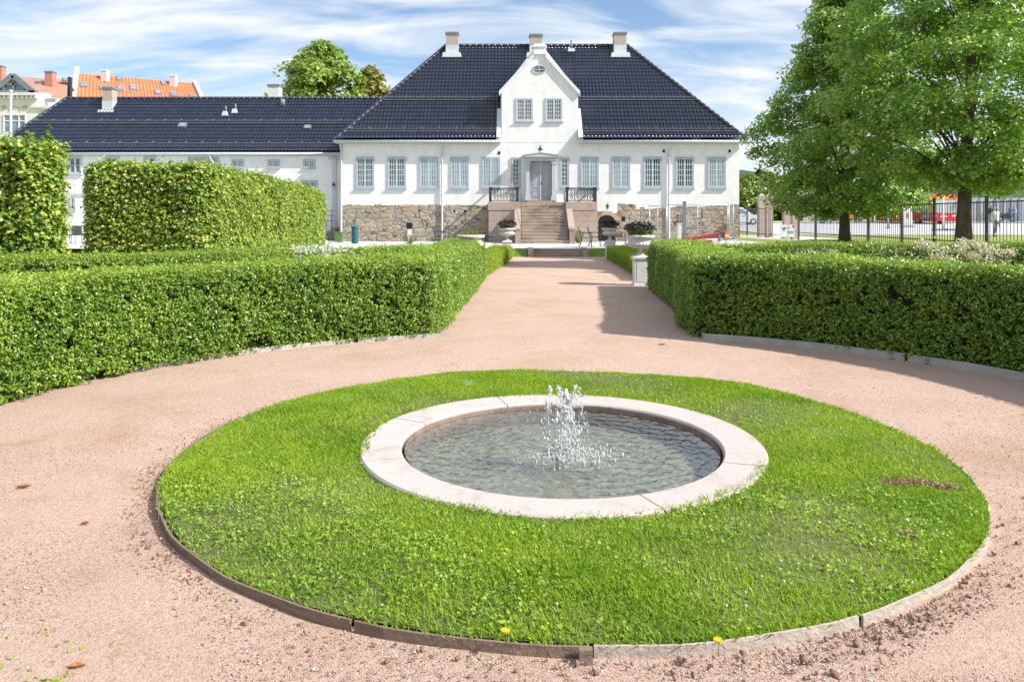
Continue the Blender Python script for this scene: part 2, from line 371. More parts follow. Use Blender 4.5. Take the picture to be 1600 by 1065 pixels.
M['deadleaf'] = mat('deadleaf', (.42,.17,.06), .8)
M['thatchleaf'] = leafmat('thatchleaf', [(.22,.13,.07),(.40,.27,.15),(.52,.40,.26)], .1, .05)
M['thatch'] = noisy('thatch', (.30,.20,.12), (.46,.34,.2), 20, .95)

# ------------------------------------------------------------------ ground and setting
LC = (.345, 5.53); LR = 2.625; PC = (.35, 5.54); PR, PI_R = 1.425, 1.135
def smooth(t): t = np.clip(t, 0, 1); return t*t*(3-2*t)
def Hr(y): return np.interp(y, [-40,8,18,32,36,45,84,150,420], [.3,.45,.70,.75,.55,.53,1.07,1.9,5])
def Hm(y): return np.interp(y, [-40,33,34,47,60,84,150,420], [-.35,-.35,.22,.22,.72,1.07,1.9,5])
def H(x, y): return Hm(y)+(Hr(y)-Hm(y))*smooth((x-(12.6-2.6*smooth((y-20)/3)))/(1.3+1.2*smooth((y-20)/3)))
def TZ(x): return .30+.26*smooth((x-8)/6)
def Tgrid(name, xs, ys, zf, m):
    X, Y = np.meshgrid(xs, ys); Z = zf(X, Y); nx, ny = len(xs), len(ys)
    V = np.stack([X, Y, Z], -1).reshape(-1,3)
    i, j = np.meshgrid(np.arange(nx-1), np.arange(ny-1)); a = (j*nx+i).ravel()
    return structure(link(name, np_mesh(name, V, 4, m, np.stack([a, a+1, a+nx+1, a+nx], 1), True)))
Tgrid('ground', np.concatenate([np.linspace(-420,-40,20), np.linspace(-36,8,12), np.linspace(9,14,11), np.linspace(16,120,27), np.linspace(140,420,15)]),
      np.concatenate([np.linspace(-40,10,11), np.linspace(11,60,50), np.linspace(64,150,30), np.linspace(170,420,14)]), H, M['meadow'])
# gravel sheet of the garden, open under the round lawn
mb = MB(); NA = 144; rings = [LR-.03, LR+.08, LR+.3, LR+.7, 4.2, 5.2, 6.4, 9, 12]
for r_i, r in enumerate(rings+[None]):
    for k in range(NA):
        t = 2*PI*k/NA; cx, sx = math.cos(t), math.sin(t)
        if r is None:
            s = min((11.9-LC[0] if cx > 0 else -16-LC[0])/cx if abs(cx) > 1e-6 else 1e9, ((32.9-LC[1]) if sx > 0 else (-8-LC[1]))/sx if abs(sx) > 1e-6 else 1e9)
            mb.v.append((LC[0]+cx*max(s, 12.1), LC[1]+sx*max(s, 12.1) if abs(sx) > .01 else LC[1], 0)); continue
        z = .008*math.sin(7*t+r*3)*math.sin(3*t-r*5)*(1 if r < 5 else 0)-(.012 if r_i < 2 else 0)
        mb.v.append((LC[0]+cx*r, LC[1]+sx*r, z))
for i in range(len(rings)):
    for k in range(NA): mb.f.append((i*NA+k, i*NA+(k+1)%NA, (i+1)*NA+(k+1)%NA, (i+1)*NA+k)); mb.sm.append(True)
structure(mb.build('gravel_path', M['gravel']))
# raised terrace before the house, with a grass bank in front of it
Tgrid('paved_terrace', np.concatenate([np.linspace(-45,8,12), np.linspace(9,17,13)]), np.array([33.45,36,40,44,47]), lambda X, Y: TZ(X)+0*Y, M['terrace'])
mb = MB()
for x0, x1 in ((-16, .66), (3.22, 11.5)): mb.prism([(32.2,-.05),(33.44,-.05),(33.44,.296),(33.2,.29),(32.3,.02)], x0, x1, 'x')
structure(mb.build('grass_bank', M['bank']))
n = 5200; x = rng.uniform(-6, 8, n); y = rng.uniform(32.25, 33.42, n); keep = (x < .62) | (x > 3.26); x = x[keep]; y = y[keep]
pts = np.stack([x, y, np.interp(y, [32.3,33.2], [.02,.29])+.02], 1)
stuff(leaves('bank_grass', pts, np.tile([0,-.2,.6], (len(pts),1)), .07, M['grass'], .35, .8))
Tgrid('street', np.concatenate([np.linspace(16.5,30,8), np.linspace(34,150,24)]), np.linspace(47.5,85.5,24), lambda X, Y: H(X, Y)+.02, M['asphalt'])
Tgrid('pavement', np.linspace(15,150,28), np.linspace(83.2,86.4,4), lambda X, Y: H(X, Y)+.14, M['kerb'])
Tgrid('side_street', np.linspace(-60,16.4,14), np.linspace(62,86,12), lambda X, Y: H(X, Y)+.02, M['asphalt'])
# wooded ridge far off
mb = MB(); N = 60
for i in range(N):
    x = -260+i*12; mb.v += [(x, 150, 3), (x, 335, 3+14+5*math.sin(i*.7)+3*math.sin(i*1.9)), (x, 370, 3)]
for i in range(N-1):
    for k in range(2): mb.f.append((i*3+k, i*3+3+k, i*3+4+k, i*3+1+k)); mb.sm.append(True)
structure(mb.build('wooded_hill', noisy('hillwood', (.03,.06,.035), (.06,.10,.05), .5, .95)))

# ------------------------------------------------------------------ round lawn, edging, grass
mb = MB(); NA = 96; rr = np.linspace(PR-.02, LR-.02, 9)
def lawnz(r, t): return .022+.045*math.sin(PI*min(1, max(0, (r-PR)/(LR-PR))))+.006*math.sin(5*t+r*4)
for i, r in enumerate(rr):
    for k in range(NA):
        t = 2*PI*k/NA; f = i/8
        cx_, cy_ = PC[0]*(1-f)+LC[0]*f, PC[1]*(1-f)+LC[1]*f
        mb.v.append((cx_+r*math.cos(t), cy_+r*math.sin(t), lawnz(r, t)))
for i in range(8):
    for k in range(NA): mb.f.append((i*NA+k, i*NA+(k+1)%NA, (i+1)*NA+(k+1)%NA, (i+1)*NA+k)); mb.sm.append(True)
structure(mb.build('round_lawn', M['soil']))
def lawn_pts(n, edge=0.):
    t = rng.uniform(0, 2*PI, n); f = rng.uniform(0, 1, n); f = np.sqrt(f*(LR**2-PR**2)+PR**2); f = (f-PR)/(LR-PR)
    r = PR-.03-edge+f*(LR-PR+.01+edge)
    x = PC[0]*(1-f)+LC[0]*f+r*np.cos(t); y = PC[1]*(1-f)+LC[1]*f+r*np.sin(t)
    z = .022+.045*np.sin(PI*np.clip((r-PR)/(LR-PR), 0, 1))+.006*np.sin(5*t+r*4)
    return np.stack([x, y, z], 1), f
def pn(x, y, s, ph=0):   # cheap smooth noise, -1..1
    return (np.sin(x*s+1.7*np.sin(y*s*.8+ph)+ph)+np.sin(y*s*1.13+1.3*np.sin(x*s*.7-ph)+2*ph)+np.sin((x+y)*s*.61+ph))/3
BARE = [(2.36,4.58,.20,.08),(2.54,4.52,.11,.05),(1.98,3.84,.05,.025)]
def bare(x, y):
    b = np.zeros_like(x)
    for bx, by, rx, ry in BARE: b = np.maximum(b, 1-np.sqrt(((x-bx)/rx)**2+((y-by)/ry)**2))
    return b
p, f = lawn_pts(430000, .02); e_ = 26000; t_ = rng.uniform(0, 2*PI, e_); r_ = LR-.03+rng.uniform(-.02, .035, e_); p = np.concatenate([p, np.stack([LC[0]+r_*np.cos(t_), LC[1]+r_*np.sin(t_), np.full(e_, .018)], 1)])
dens = .80+.3*pn(p[:,0], p[:,1], 3.1, 1)-2.5*np.clip(bare(p[:,0], p[:,1])*2+.2, 0, 1)*(bare(p[:,0], p[:,1]) > -.05)
p = p[rng.uniform(0, 1, len(p)) < dens]; n = len(p)
th = rng.uniform(0, 2*PI, n); lean = rng.uniform(.1, .95, n)
hgt = (.52+.16*np.exp(-((np.hypot(p[:,0]-PC[0],p[:,1]-PC[1])-PR)/.06)**2))*(.030+.020*pn(p[:,0], p[:,1], 2.3, .5)+.008*pn(p[:,0], p[:,1], 11, 2))*rng.uniform(.6, 1.5, n)
wd = rng.uniform(.0013, .0034, n)
D = np.stack([np.cos(th)*lean, np.sin(th)*lean, np.ones(n)], 1)*hgt[:,None]; S = np.stack([-np.sin(th), np.cos(th), 0*th], 1)*wd[:,None]
th2 = rng.normal(size=(n,2))*.4; D2 = D*.8+np.stack([np.cos(th)*hgt*.6*lean, np.sin(th)*hgt*.6*lean, -hgt*.2*lean], 1)
V = np.empty((n,5,3)); V[:,0] = p-S; V[:,1] = p+S; V[:,2] = p+D+S*.8; V[:,3] = p+D+D2*.75; V[:,4] = p+D-S*.8
stuff(link('lawn_grass', np_mesh('lawn_grass', V.reshape(-1,3), 5, M['grass'])))
p, f = lawn_pts(60000); d = .72+.35*pn(p[:,0], p[:,1], 2.7, 4)+.55*pn(p[:,0], p[:,1], 13, 1)+.35*(p[:,1] < 4.6)-3*np.clip(bare(p[:,0], p[:,1])+.3, 0, 1)
p = p[rng.uniform(0, 1, len(p)) < d]; p[:,2] += rng.uniform(.012, .048, len(p))
stuff(leaves('clover_leaves', p, np.tile([0,-.05,1.], (len(p),1)), .0165, M['clover'], .95, .35, fold=.08))
# edging boards
def arc_board(t0, t1, c, r, z0, z1, th, m, par, name='edging_board', wob=0):
    mb = MB(); K = max(2, int(abs(t1-t0)*r/.12)); 
    for k in range(K+1):
        t = t0+(t1-t0)*k/K; q = r+wob*math.sin(k*1.3)
        for rr_, zz_ in ((q, z0), (q+th, z0), (q+th, z1+wob*.3*math.sin(k*.9)), (q, z1+wob*.3*math.sin(k*.9))): mb.v.append((c[0]+rr_*math.cos(t), c[1]+rr_*math.sin(t), zz_))
    for k in range(K):
        for a in range(4): mb.f.append((k*4+a, k*4+(a+1)%4, k*4+4+(a+1)%4, k*4+4+a)); mb.sm.append(False)
    mb.f += [(0,1,2,3), (K*4+3,K*4+2,K*4+1,K*4)]; mb.sm += [False, False]
    return mb.build(name, m, par)
edge = root('lawn_edging', 'curved wooden boards edging the round lawn', 'edging', (LC[0], LC[1], 0))
cuts = [math.radians(a) for a in (-36, -66, -91, -112, -150, -186, -226, -266, -306, -396)]
for i in range(9):
    dark = 2 <= i <= 5  # boards turned from the sun get the darker wood, shade put into colour
    arc_board(cuts[i]-.004, cuts[i+1]+.004, LC, LR, -.03, .034 if i < 6 else .024, .012, M['timber_shaded' if dark else 'timber_sunlit'], edge, wob=.004)
for a in (-91.5,):
    t = math.radians(a); mb = MB(); mb.bar((LC[0]+(LR+.04)*math.cos(t), LC[1]+(LR+.04)*math.sin(t), -.02), (LC[0]+(LR+.04)*math.cos(t), LC[1]+(LR+.04)*math.sin(t), .045), .05, .03)
    mb.build('edging_peg', M['timber_shaded'], edge)
# small things in the lawn
gl = root('ground_light', 'round pale metal disc set flush in the lawn behind the fountain', 'ground light', (GX(727,7.4), 7.4, .062))
MB().lathe([(.10,-.05),(.10,.0),(.092,.010),(.0,.012)], gl.location, 28).build('cover_ring', M['zinc'], gl)
MB().lathe([(.07,.0),(.07,.016),(.0,.018)], gl.location, 24).build('lens', mat('lens', (.33,.38,.36), .4), gl)
fl = MB().ball((0,0,.022), .0065, 7, 5, (1,1,.75)); fl.tube([(0,0,-.01),(.002,0,.02)], .0010, 4); clover_me = fl.mesh('clover_flower', M['whitepetal'])
spots = [(1190,902),(1247,882),(1150,890),(1080,930),(1018,903),(985,890),(1285,845),(1433,818),(1463,830),(1465,812),(1425,796),(1395,790),(1330,790),(1480,838),(1165,948),(1135,948),(1165,927),(745,880),(752,862),(705,905),(530,905),(855,912),(870,945),(1225,910),(1345,890),(1425,912),(1330,826),(1402,838),(640,905),(1060,880)]
for i, (px, py) in enumerate(spots):
    d = F*(CAMZ-.07)/(py-HY); o = link('clover_flower', clover_me, None, (GX(px, d), d, .055))
    tag(o, 'tiny white clover flower head standing in the lawn grass', 'flower', 'white clover flowers in the round lawn')
for px, py, lab in ((790,988,'yellow dandelion at the front edge of the lawn, left of the other one'), (1122,1003,'yellow dandelion overhanging the sunlit edging board at the lawn front')):
    d = F*(CAMZ-.09)/(py-HY); o = root('dandelion', lab, 'flower', (GX(px,d), d, .04), 0, 'yellow dandelions in the lawn')
    b = MB()
    for k in range(16): t = k*PI/8; b.bar((o.location.x, d, .095), (o.location.x+.016*math.cos(t), d+.016*math.sin(t), .103-.006*(k % 2)), .006, .002)
    b.ball((o.location.x, d, .097), .008, 8, 4, (1,1,.6)); b.build('flower_head', M['yellowpetal'], o)
    MB().tube([(o.location.x, d, .04), (o.location.x+.004, d, .095)], .002, 5).build('stalk', M['stem'], o)
# dug-up dry turf and loose soil
def rocks(name, pts, sizes, m, flat=.7):
    base = MB().ball((0,0,0), 1, 6, 4); bv = np.array(base.v); bf = [f for f in base.f]
    n = len(pts); nv = len(bv); quads = np.array([f for f in bf if len(f) == 4])
    sc = sizes[:,None]*rng.uniform(.7, 1.3, (n,3))*np.array([1,1,flat]); a = rng.uniform(0, 2*PI, n)
    V = bv[None]*sc[:,None,:]*rng.uniform(.5, 1.35, (n,nv,1)); ca, sa = np.cos(a)[:,None], np.sin(a)[:,None]
    V = np.stack([V[...,0]*ca-V[...,1]*sa, V[...,0]*sa+V[...,1]*ca, V[...,2]], -1)+pts[:,None,:]
    idx = (quads[None]+(np.arange(n)*nv)[:,None,None]).reshape(-1,4)
    return link(name, np_mesh(name, V.reshape(-1,3), 4, m, idx, True))
pp = []
for bx, by, rx, ry in BARE:
    k = int(900*rx*ry/.024)+30; a = rng.normal(size=(k,2))*.45; pp.append(np.stack([bx+a[:,0]*rx, by+a[:,1]*ry, np.full(k,.062)+rng.uniform(0,.02,k)], 1))
pp = np.concatenate(pp); stuff(leaves('dry_turf', pp, np.tile([0,0,.5],(len(pp),1)), .034, M['thatchleaf'], .16, 1.))
k = 2300; t = np.radians(rng.uniform(-130, -28, k)); r = LR+.03+np.abs(rng.normal(0, .11, k))
wgt = .12+.88*np.exp(-((np.degrees(t)+64)/16)**2)
keep = rng.uniform(0,1,k) < wgt
pts = np.stack([LC[0]+r*np.cos(t), LC[1]+r*np.sin(t), np.full(k,.0)], 1)[keep]
stuff(rocks('loose_soil', pts, rng.lognormal(-5.5,.5,len(pts)), M['clod'], .8))
k = 700; t = np.radians(rng.uniform(-215, -130, k)); r = LR+.03+np.abs(rng.normal(0, .08, k))
pts = np.stack([LC[0]+r*np.cos(t), LC[1]+r*np.sin(t), np.full(k,.0)], 1)
stuff(rocks('loose_grit', pts, rng.uniform(.002,.007,len(pts)), M['clod'], .8))
k = 60000; px = rng.uniform(-60, 1660, k); py = HY+ F*CAMZ/ (1/rng.uniform(1/9.5, 1/2.55, k))
d = 1/rng.uniform(1/11., 1/2.5, k); X = (px-CX)*d/F; keep = np.hypot(X-LC[0], d-LC[1]) > LR+.04
pts = np.stack([X, d, np.full(k, .001)], 1)[keep]
stuff(rocks('gravel_grit', pts, rng.lognormal(-6.15,.42,len(pts)), M['grit'], .8))
k = 240; pts2 = pts[rng.choice(len(pts), k)]; stuff(rocks('pale_pebbles', pts2, rng.uniform(.003,.007,k), M['pebble'], .8))
for px, py, s, lab in ((120,1045,.035,'curled brown leaf on the gravel at the front left corner'),(38,762,.05,'reddish dry leaf lying on the gravel at the far left'),(133,820,.025,'small orange leaf lying on the gravel left of the lawn'),
                       (1035,539,.06,'dry leaf on the sunny gravel before the hedge corner on the right')):
    d = F*CAMZ/(py-HY); X = GX(px,d); b = MB()
    b.add([(X-s,d,.012),(X-.3*s,d+.4*s,.022),(X+.9*s,d+.1*s,.016),(X-.2*s,d-.45*s,.02),(X+.1*s,d,.006)], [(0,4,1),(1,4,2),(2,4,3),(3,4,0)])
    b.add([(X-s,d,.010),(X-.3*s,d+.4*s,.020),(X+.9*s,d+.1*s,.014),(X-.2*s,d-.45*s,.018),(X+.1*s,d,.004)], [(1,4,0),(2,4,1),(3,4,2),(0,4,3)])
    tag(b.build('fallen_leaf', M['deadleaf'], None, (X,d,0), fix=False), lab, 'leaf', 'dry leaves on the gravel')
pts = np.stack([*(np.array([rng.normal(0,.05,26), rng.normal(0,.03,26)])+np.array([[GX(70,2.72)],[2.72]])), np.full(26,.01)], 1)
k = 300; px = rng.uniform(0, 760, k); py = rng.uniform(880, 1065, k); dd = F*CAMZ/(py-HY); X = (px-CX)*dd/F
q = (np.hypot(X-LC[0], dd-LC[1]) > LR+.05) & (pn(X, dd, 6, 3) > .25)
pts = np.concatenate([pts, np.stack([X, dd, np.full(k,.01)], 1)[q]])
stuff(leaves('gravel_weeds', pts, np.tile([0,0,.7], (len(pts),1)), .022, M['clover'], .5, .5))

# ------------------------------------------------------------------ fountain
pool = root('fountain_basin', 'round pink granite fountain basin sunk in the lawn', 'fountain', (PC[0], PC[1], 0))
NS = 8
for i in range(NS):
    a0, a1 = 2*PI*i/NS+.35+.004, 2*PI*(i+1)/NS+.35-.004; b = MB(); K = 14
    prof = [(PI_R,-.13),(PI_R,.030),(PI_R+.012,.042),(PR-.012,.052),(PR,.040),(PR,-.08)]
    for k in range(K+1):
        t = a0+(a1-a0)*k/K
        for r, z in prof: b.v.append((PC[0]+r*math.cos(t), PC[1]+r*math.sin(t), z))
    m_ = len(prof)
    for k in range(K):
        for a in range(m_): b.f.append((k*m_+a, k*m_+(a+1)%m_, (k+1)*m_+(a+1)%m_, (k+1)*m_+a)); b.sm.append(False)
    b.f += [tuple(range(m_)), tuple(K*m_+a for a in reversed(range(m_)))]; b.sm += [False, False]
    b.build('rim_stone', M['rim'], pool)
MB().lathe([(PI_R-.004,.018),(PI_R-.004,-.30),(PI_R-.02,-.30),(PI_R-.02,.018)], (PC[0],PC[1],0), 64, caps=False).build('basin_wall', M['rim_in'], pool)
b = MB(); b.lathe([(.001,-.125),(.5,-.13),(PI_R,-.135)], (PC[0],PC[1],0), 64, caps=False)
m = mat('basin_floor', (.3,.28,.22), .9); vo = nd(m, 'ShaderNodeTexVoronoi'); vo.inputs['Scale'].default_value = 26; t_ = nd(m, 'ShaderNodeTexCoord'); lk(m, t_.outputs['Object'], vo.inputs['Vector'])
s_ = nd(m, 'ShaderNodeSeparateXYZ'); lk(m, vo.outputs['Color'], s_.inputs[0])
c = ramp(m, s_.outputs[0], [(0,(.10,.09,.055)),(.5,(.22,.20,.135)),(.8,(.36,.32,.24)),(1,(.17,.14,.085))])
c = mixc(m, ramp(m, noise(m, 3, 4), [(.4,(0,0,0)),(.6,(1,1,1))]), c, mixc(m, .35, c, (.26,.25,.19)))
lk(m, c, bsdf(m).inputs['Base Color'])
b.build('basin_floor', m, pool)
# water surface with real ripples
WZ = -.004; NR, NT = 130, 360
r = np.linspace(.002, PI_R-.022, NR)[:,None]; t = np.linspace(0, 2*PI, NT, endpoint=False)[None]
X = r*np.cos(t); Y = r*np.sin(t)
Z = np.zeros_like(X); g2 = np.random.default_rng(3)
for k in range(46):
    a = g2.uniform(0, 2*PI); kf = g2.uniform(36, 190); Z += .036/kf*np.sin(kf*(X*np.cos(a)+Y*np.sin(a))+g2.uniform(0, 7))*g2.uniform(.4, 1)
for cx_, cy_, am in ((.08,-.10,.0022),(.20,.05,.0013),(.1,-.22,.0014),(-.62,.12,.0008),(.35,-.1,.0008)):
    q = np.hypot(X-cx_, Y-cy_); Z += am*np.sin(58*q)*np.exp(-q*1.7)
V = np.stack([X+PC[0], Y+PC[1], Z*1.0+WZ], -1).reshape(-1,3)
i, j = np.meshgrid(np.arange(NR-1), np.arange(NT), indexing='ij'); a = i*NT+j; a2 = i*NT+(j+1)%NT
m = M['water'] = bpy.data.materials.new('water'); m.use_nodes = True; m.node_tree.nodes.clear()
tr = nd(m, 'ShaderNodeBsdfTransparent'); tr.inputs[0].default_value = (.80,.85,.80,1)
gl_ = nd(m, 'ShaderNodeBsdfGlossy'); gl_.inputs['Roughness'].default_value = .03
fr = nd(m, 'ShaderNodeFresnel'); fr.inputs['IOR'].default_value = 1.22
bp = nd(m, 'ShaderNodeBump'); bp.inputs['Strength'].default_value = .18; bp.inputs['Distance'].default_value = .01; lk(m, noise(m, 28, 3, dist=.5), bp.inputs['Height'])
lk(m, bp.outputs[0], gl_.inputs['Normal']); lk(m, bp.outputs[0], fr.inputs['Normal'])
fm_ = nd(m, 'ShaderNodeMath', operation='MULTIPLY'); lk(m, fr.outputs[0], fm_.inputs[0]); fm_.inputs[1].default_value = .36
mx = nd(m, 'ShaderNodeMixShader'); lk(m, fm_.outputs[0], mx.inputs[0]); lk(m, tr.outputs[0], mx.inputs[1]); lk(m, gl_.outputs[0], mx.inputs[2])
o_ = nd(m, 'ShaderNodeOutputMaterial'); lk(m, mx.outputs[0], o_.inputs[0])
structure(link('water', np_mesh('water', V, 4, m, np.stack([a, a2, a2+NT, a+NT], -1).reshape(-1,4), True)))
# nozzles
NC = (GX(871,5.42), 5.42)
noz = root('fountain_nozzle', 'ring of small brown fountain nozzles standing in the water', 'nozzle', (NC[0], NC[1], WZ))
mz = noisy('bronze', (.05,.03,.02), (.12,.07,.04), 20, .5, metal=.3)
b = MB(); b.tube([(NC[0]+.06*math.cos(t), NC[1]+.06*math.sin(t), -.035) for t in np.linspace(0, 2*PI, 25)], .006, 6, False); b.tube([(NC[0],NC[1],-.13),(NC[0],NC[1],-.03)], .012, 8)
b.build('nozzle_pipe', mz, noz)
for k in range(6):
    t = k*PI/3+.3; x_, y_ = NC[0]+.06*math.cos(t), NC[1]+.06*math.sin(t)
    MB().tube([(x_,y_,-.04),(x_+.006*math.cos(t),y_+.006*math.sin(t),.012)], [.005,.0035], 6).build('jet_tube', mz, noz)
# spray of drops
m = M['drops'] = mat('drops', (.95,.97,.98), .05, 0, .6)
try: bsdf(m).inputs['Transmission Weight'].default_value = .3
except KeyError: pass
bsdf(m).inputs['IOR'].default_value = 1.33
dp = []; ds = []
def stream(x0, y0, vx, vy, h, n, dens=1., s=.006, t0=0., t1=1.):
    vz = math.sqrt(2*9.8*h); T = 2*vz/9.8
    for k in range(n):
        u = rng.uniform(t0, t1)*T; j = rng.normal(size=3)*(.003+.012*u/T)*np.array([1,1,.8])
        z = WZ+.04+vz*u-4.9*u*u
        if z < WZ-.01: continue
        dp.append((x0+vx*u+j[0], y0+vy*u+j[1], z+j[2])); ds.append(s*.5*rng.lognormal(0, .5))
for k in range(6):
    t = k*PI/3+.3; stream(NC[0]+.06*math.cos(t), NC[1]+.06*math.sin(t), .17*math.cos(t)+.10, .17*math.sin(t), [.42,.36,.40,.34,.44,.38][k], 150, s=.0044)
stream(NC[0]+.03, NC[1], .09, .02, .36, 300, s=.0062); stream(NC[0]+.02, NC[1]-.02, .10, -.02, .28, 200, s=.006)
stream(NC[0]+.05, NC[1], .13, 0, .33, 220, s=.0055, t0=.5, t1=1.)
k = 800; a = rng.normal(size=(k,2))*np.array([.16,.13]); 
for q in range(k): dp.append((NC[0]+.09+a[q,0], NC[1]-.08+a[q,1], WZ+abs(rng.normal(0,.018)))); ds.append(.0025*rng.lognormal(0,.4))
for q in range(260): dp.append((NC[0]+.02+rng.normal(0,.11), NC[1]+rng.normal(0,.09), WZ+rng.uniform(.05,.42))); ds.append(.0024*rng.lognormal(0,.4))
dp = np.array(dp); ds = np.array(ds)
base = MB().ball((0,0,0), 1, 7, 5); bv = np.array(base.v); quads = np.array([f for f in base.f if len(f) == 4])
st = np.stack([np.ones(len(dp)), np.ones(len(dp)), rng.uniform(1.0, 3.6, len(dp))], 1)
V = (bv[None]*ds[:,None,None]*st[:,None,:]+dp[:,None,:]); idx = (quads[None]+(np.arange(len(dp))*len(bv))[:,None,None]).reshape(-1,4)
spray = link('fountain_spray', np_mesh('fountain_spray', V.reshape(-1,3)-np.array([NC[0],NC[1],WZ]), 4, m, idx, True), None, (NC[0],NC[1],WZ))
tag(spray, 'white splashing water jets rising from the middle of the basin', 'water jet')

# ------------------------------------------------------------------ hedges
def hedge(name, label, path, hw, z0, z1, m, leaf, dens, cat='hedge', sides=(1,1,1), aspect=.55, rough=.05, shoots=.04, group=None, z1b=None, rc=.12, top=None):
    """clipped hedge along a polyline: core of dark twigs plus leaf shells on left, right, top and ends"""
    path = [np.array(p, float) for p in path]
    # resample
    pts = [path[0]]
    for a, b in zip(path[:-1], path[1:]):
        k = max(1, int(np.linalg.norm(b-a)/.3)); pts += [a+(b-a)*i/k for i in range(1, k+1)]
    pts = np.array(pts); tan = np.gradient(pts, axis=0); tan /= np.linalg.norm(tan, axis=1, keepdims=True)
    nor = np.stack([-tan[:,1], tan[:,0]], 1); L = np.concatenate([[0], np.cumsum(np.linalg.norm(np.diff(pts, axis=0), axis=1))])
    o = root(name, label, cat, (pts[len(pts)//2][0], pts[len(pts)//2][1], z0), 0, group)
    z1b = z1 if z1b is None else z1b
    ztop = lambda s: z1+(z1b-z1)*s/L[-1]
    ins = .09+rough
    mb = MB()
    for i, p in enumerate(pts):
        e = tan[i]*(ins+.3*rc if i == 0 else -ins-.3*rc if i == len(pts)-1 else 0); hk = .72*rc if i in (0, len(pts)-1) else .25*rc if i in (1, len(pts)-2) else 0
        for sg, z in ((-1,z0-.3),(1,z0-.3),(1,ztop(L[i])-ins),(-1,ztop(L[i])-ins)): q = p+e+nor[i]*sg*(hw-ins-hk); mb.v.append((q[0], q[1], z))
    for i in range(len(pts)-1):
        for a in range(4): mb.f.append((i*4+a, i*4+(a+1)%4, i*4+4+(a+1)%4, i*4+4+a)); mb.sm.append(False)
    mb.f += [(0,1,2,3), tuple((len(pts)-1)*4+a for a in (3,2,1,0))]; mb.sm += [False]*2
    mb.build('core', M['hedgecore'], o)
    P_, N_ = [], []
    def at(s):
        x = np.interp(s, L, pts[:,0]); y = np.interp(s, L, pts[:,1]); nx = np.interp(s, L, nor[:,0]); ny = np.interp(s, L, nor[:,1])
        return x, y, nx, ny
    h = z1-z0
    for sg, f in ((1, sides[0]), (-1, sides[1])):
        n = int(L[-1]*h*dens*f)
        if not n: continue
        s = rng.uniform(0, L[-1], n); v = rng.uniform(0, 1, n)**.95; x, y, nx, ny = at(s); z = z0+.02+v*(ztop(s)-z0-.02)
        bul = rough*(pn(s, z*1.6, 2.1, 1+sg)+.6*pn(s, z, 6, 2))
        rnd = -.09*np.clip((v-.86)/.14, 0, 1)**2
        de = np.clip(np.minimum(s, L[-1]-s), 0, rc); off = hw+bul+rnd-np.abs(rng.normal(0, .05, n))-(rc-np.sqrt(np.maximum(rc**2-(rc-de)**2, 0)))
        gap = (pn(s, z, 3.3, 5)+.7*pn(s, z, 9, 1))
        k = ((gap < .64) & (pn(s, z, 17, 3) < .80)) | (rng.uniform(0,1,n) < .22)
        P_.append(np.stack([x+nx*sg*off, y+ny*sg*off, z], 1)[k]); N_.append(np.stack([nx*sg, ny*sg, np.full(n,.35)], 1)[k])
    n = int(L[-1]*hw*2*dens*sides[2]); s = rng.uniform(0, L[-1], n); q = rng.uniform(-1, 1, n); x, y, nx, ny = at(s)
    z = ztop(s)+rough*.8*(pn(s, q*hw, 2.0, 3)+.5*pn(s, q*hw, 7, 1))-.07*np.clip((np.abs(q)-.8)/.2, 0, 1)**2-np.abs(rng.normal(0, .035, n))
    k = rng.uniform(0,1,n) < .06; z[k] += rng.uniform(0, shoots*2, k.sum())
    de = np.clip(np.minimum(s, L[-1]-s), 0, rc); q = q*(1-(rc-np.sqrt(np.maximum(rc**2-(rc-de)**2, 0)))/hw)
    TP, TN = np.stack([x+nx*q*hw, y+ny*q*hw, z], 1), np.tile([0,0,1.], (n,1))
    for e, sg in ((0,-1), (-1,1)):
        n = int(hw*2*h*dens); q = rng.uniform(-1, 1, n); v = rng.uniform(0, 1, n); zt = ztop(L[e]); z = z0+v*(zt-z0)
        off = rough*pn(q*hw, z, 3, 2)-np.abs(rng.normal(0, .04, n))-.09*np.clip((v-.86)/.14, 0, 1)**2-(rc-np.sqrt(np.maximum(rc**2-(rc-np.clip(hw-np.abs(q*hw), 0, rc))**2, 0)))
        P_.append(np.stack([pts[e][0]+nor[e][0]*q*hw+tan[e][0]*sg*off, pts[e][1]+nor[e][1]*q*hw+tan[e][1]*sg*off, z], 1)); N_.append(np.tile([tan[e][0]*sg, tan[e][1]*sg, .3], (n,1)))
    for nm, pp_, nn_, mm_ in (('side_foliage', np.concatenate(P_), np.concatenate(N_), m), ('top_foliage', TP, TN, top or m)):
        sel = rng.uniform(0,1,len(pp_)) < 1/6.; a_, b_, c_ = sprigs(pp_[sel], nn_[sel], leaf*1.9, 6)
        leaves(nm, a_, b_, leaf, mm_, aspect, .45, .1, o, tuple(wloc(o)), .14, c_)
    return o
AC = (.38, 5.62)
def arc(r, a0, a1, k=22): return [(AC[0]+r*math.cos(math.radians(a0+(a1-a0)*i/k)), AC[1]+r*math.sin(math.radians(a0+(a1-a0)*i/k))) for i in range(k+1)]
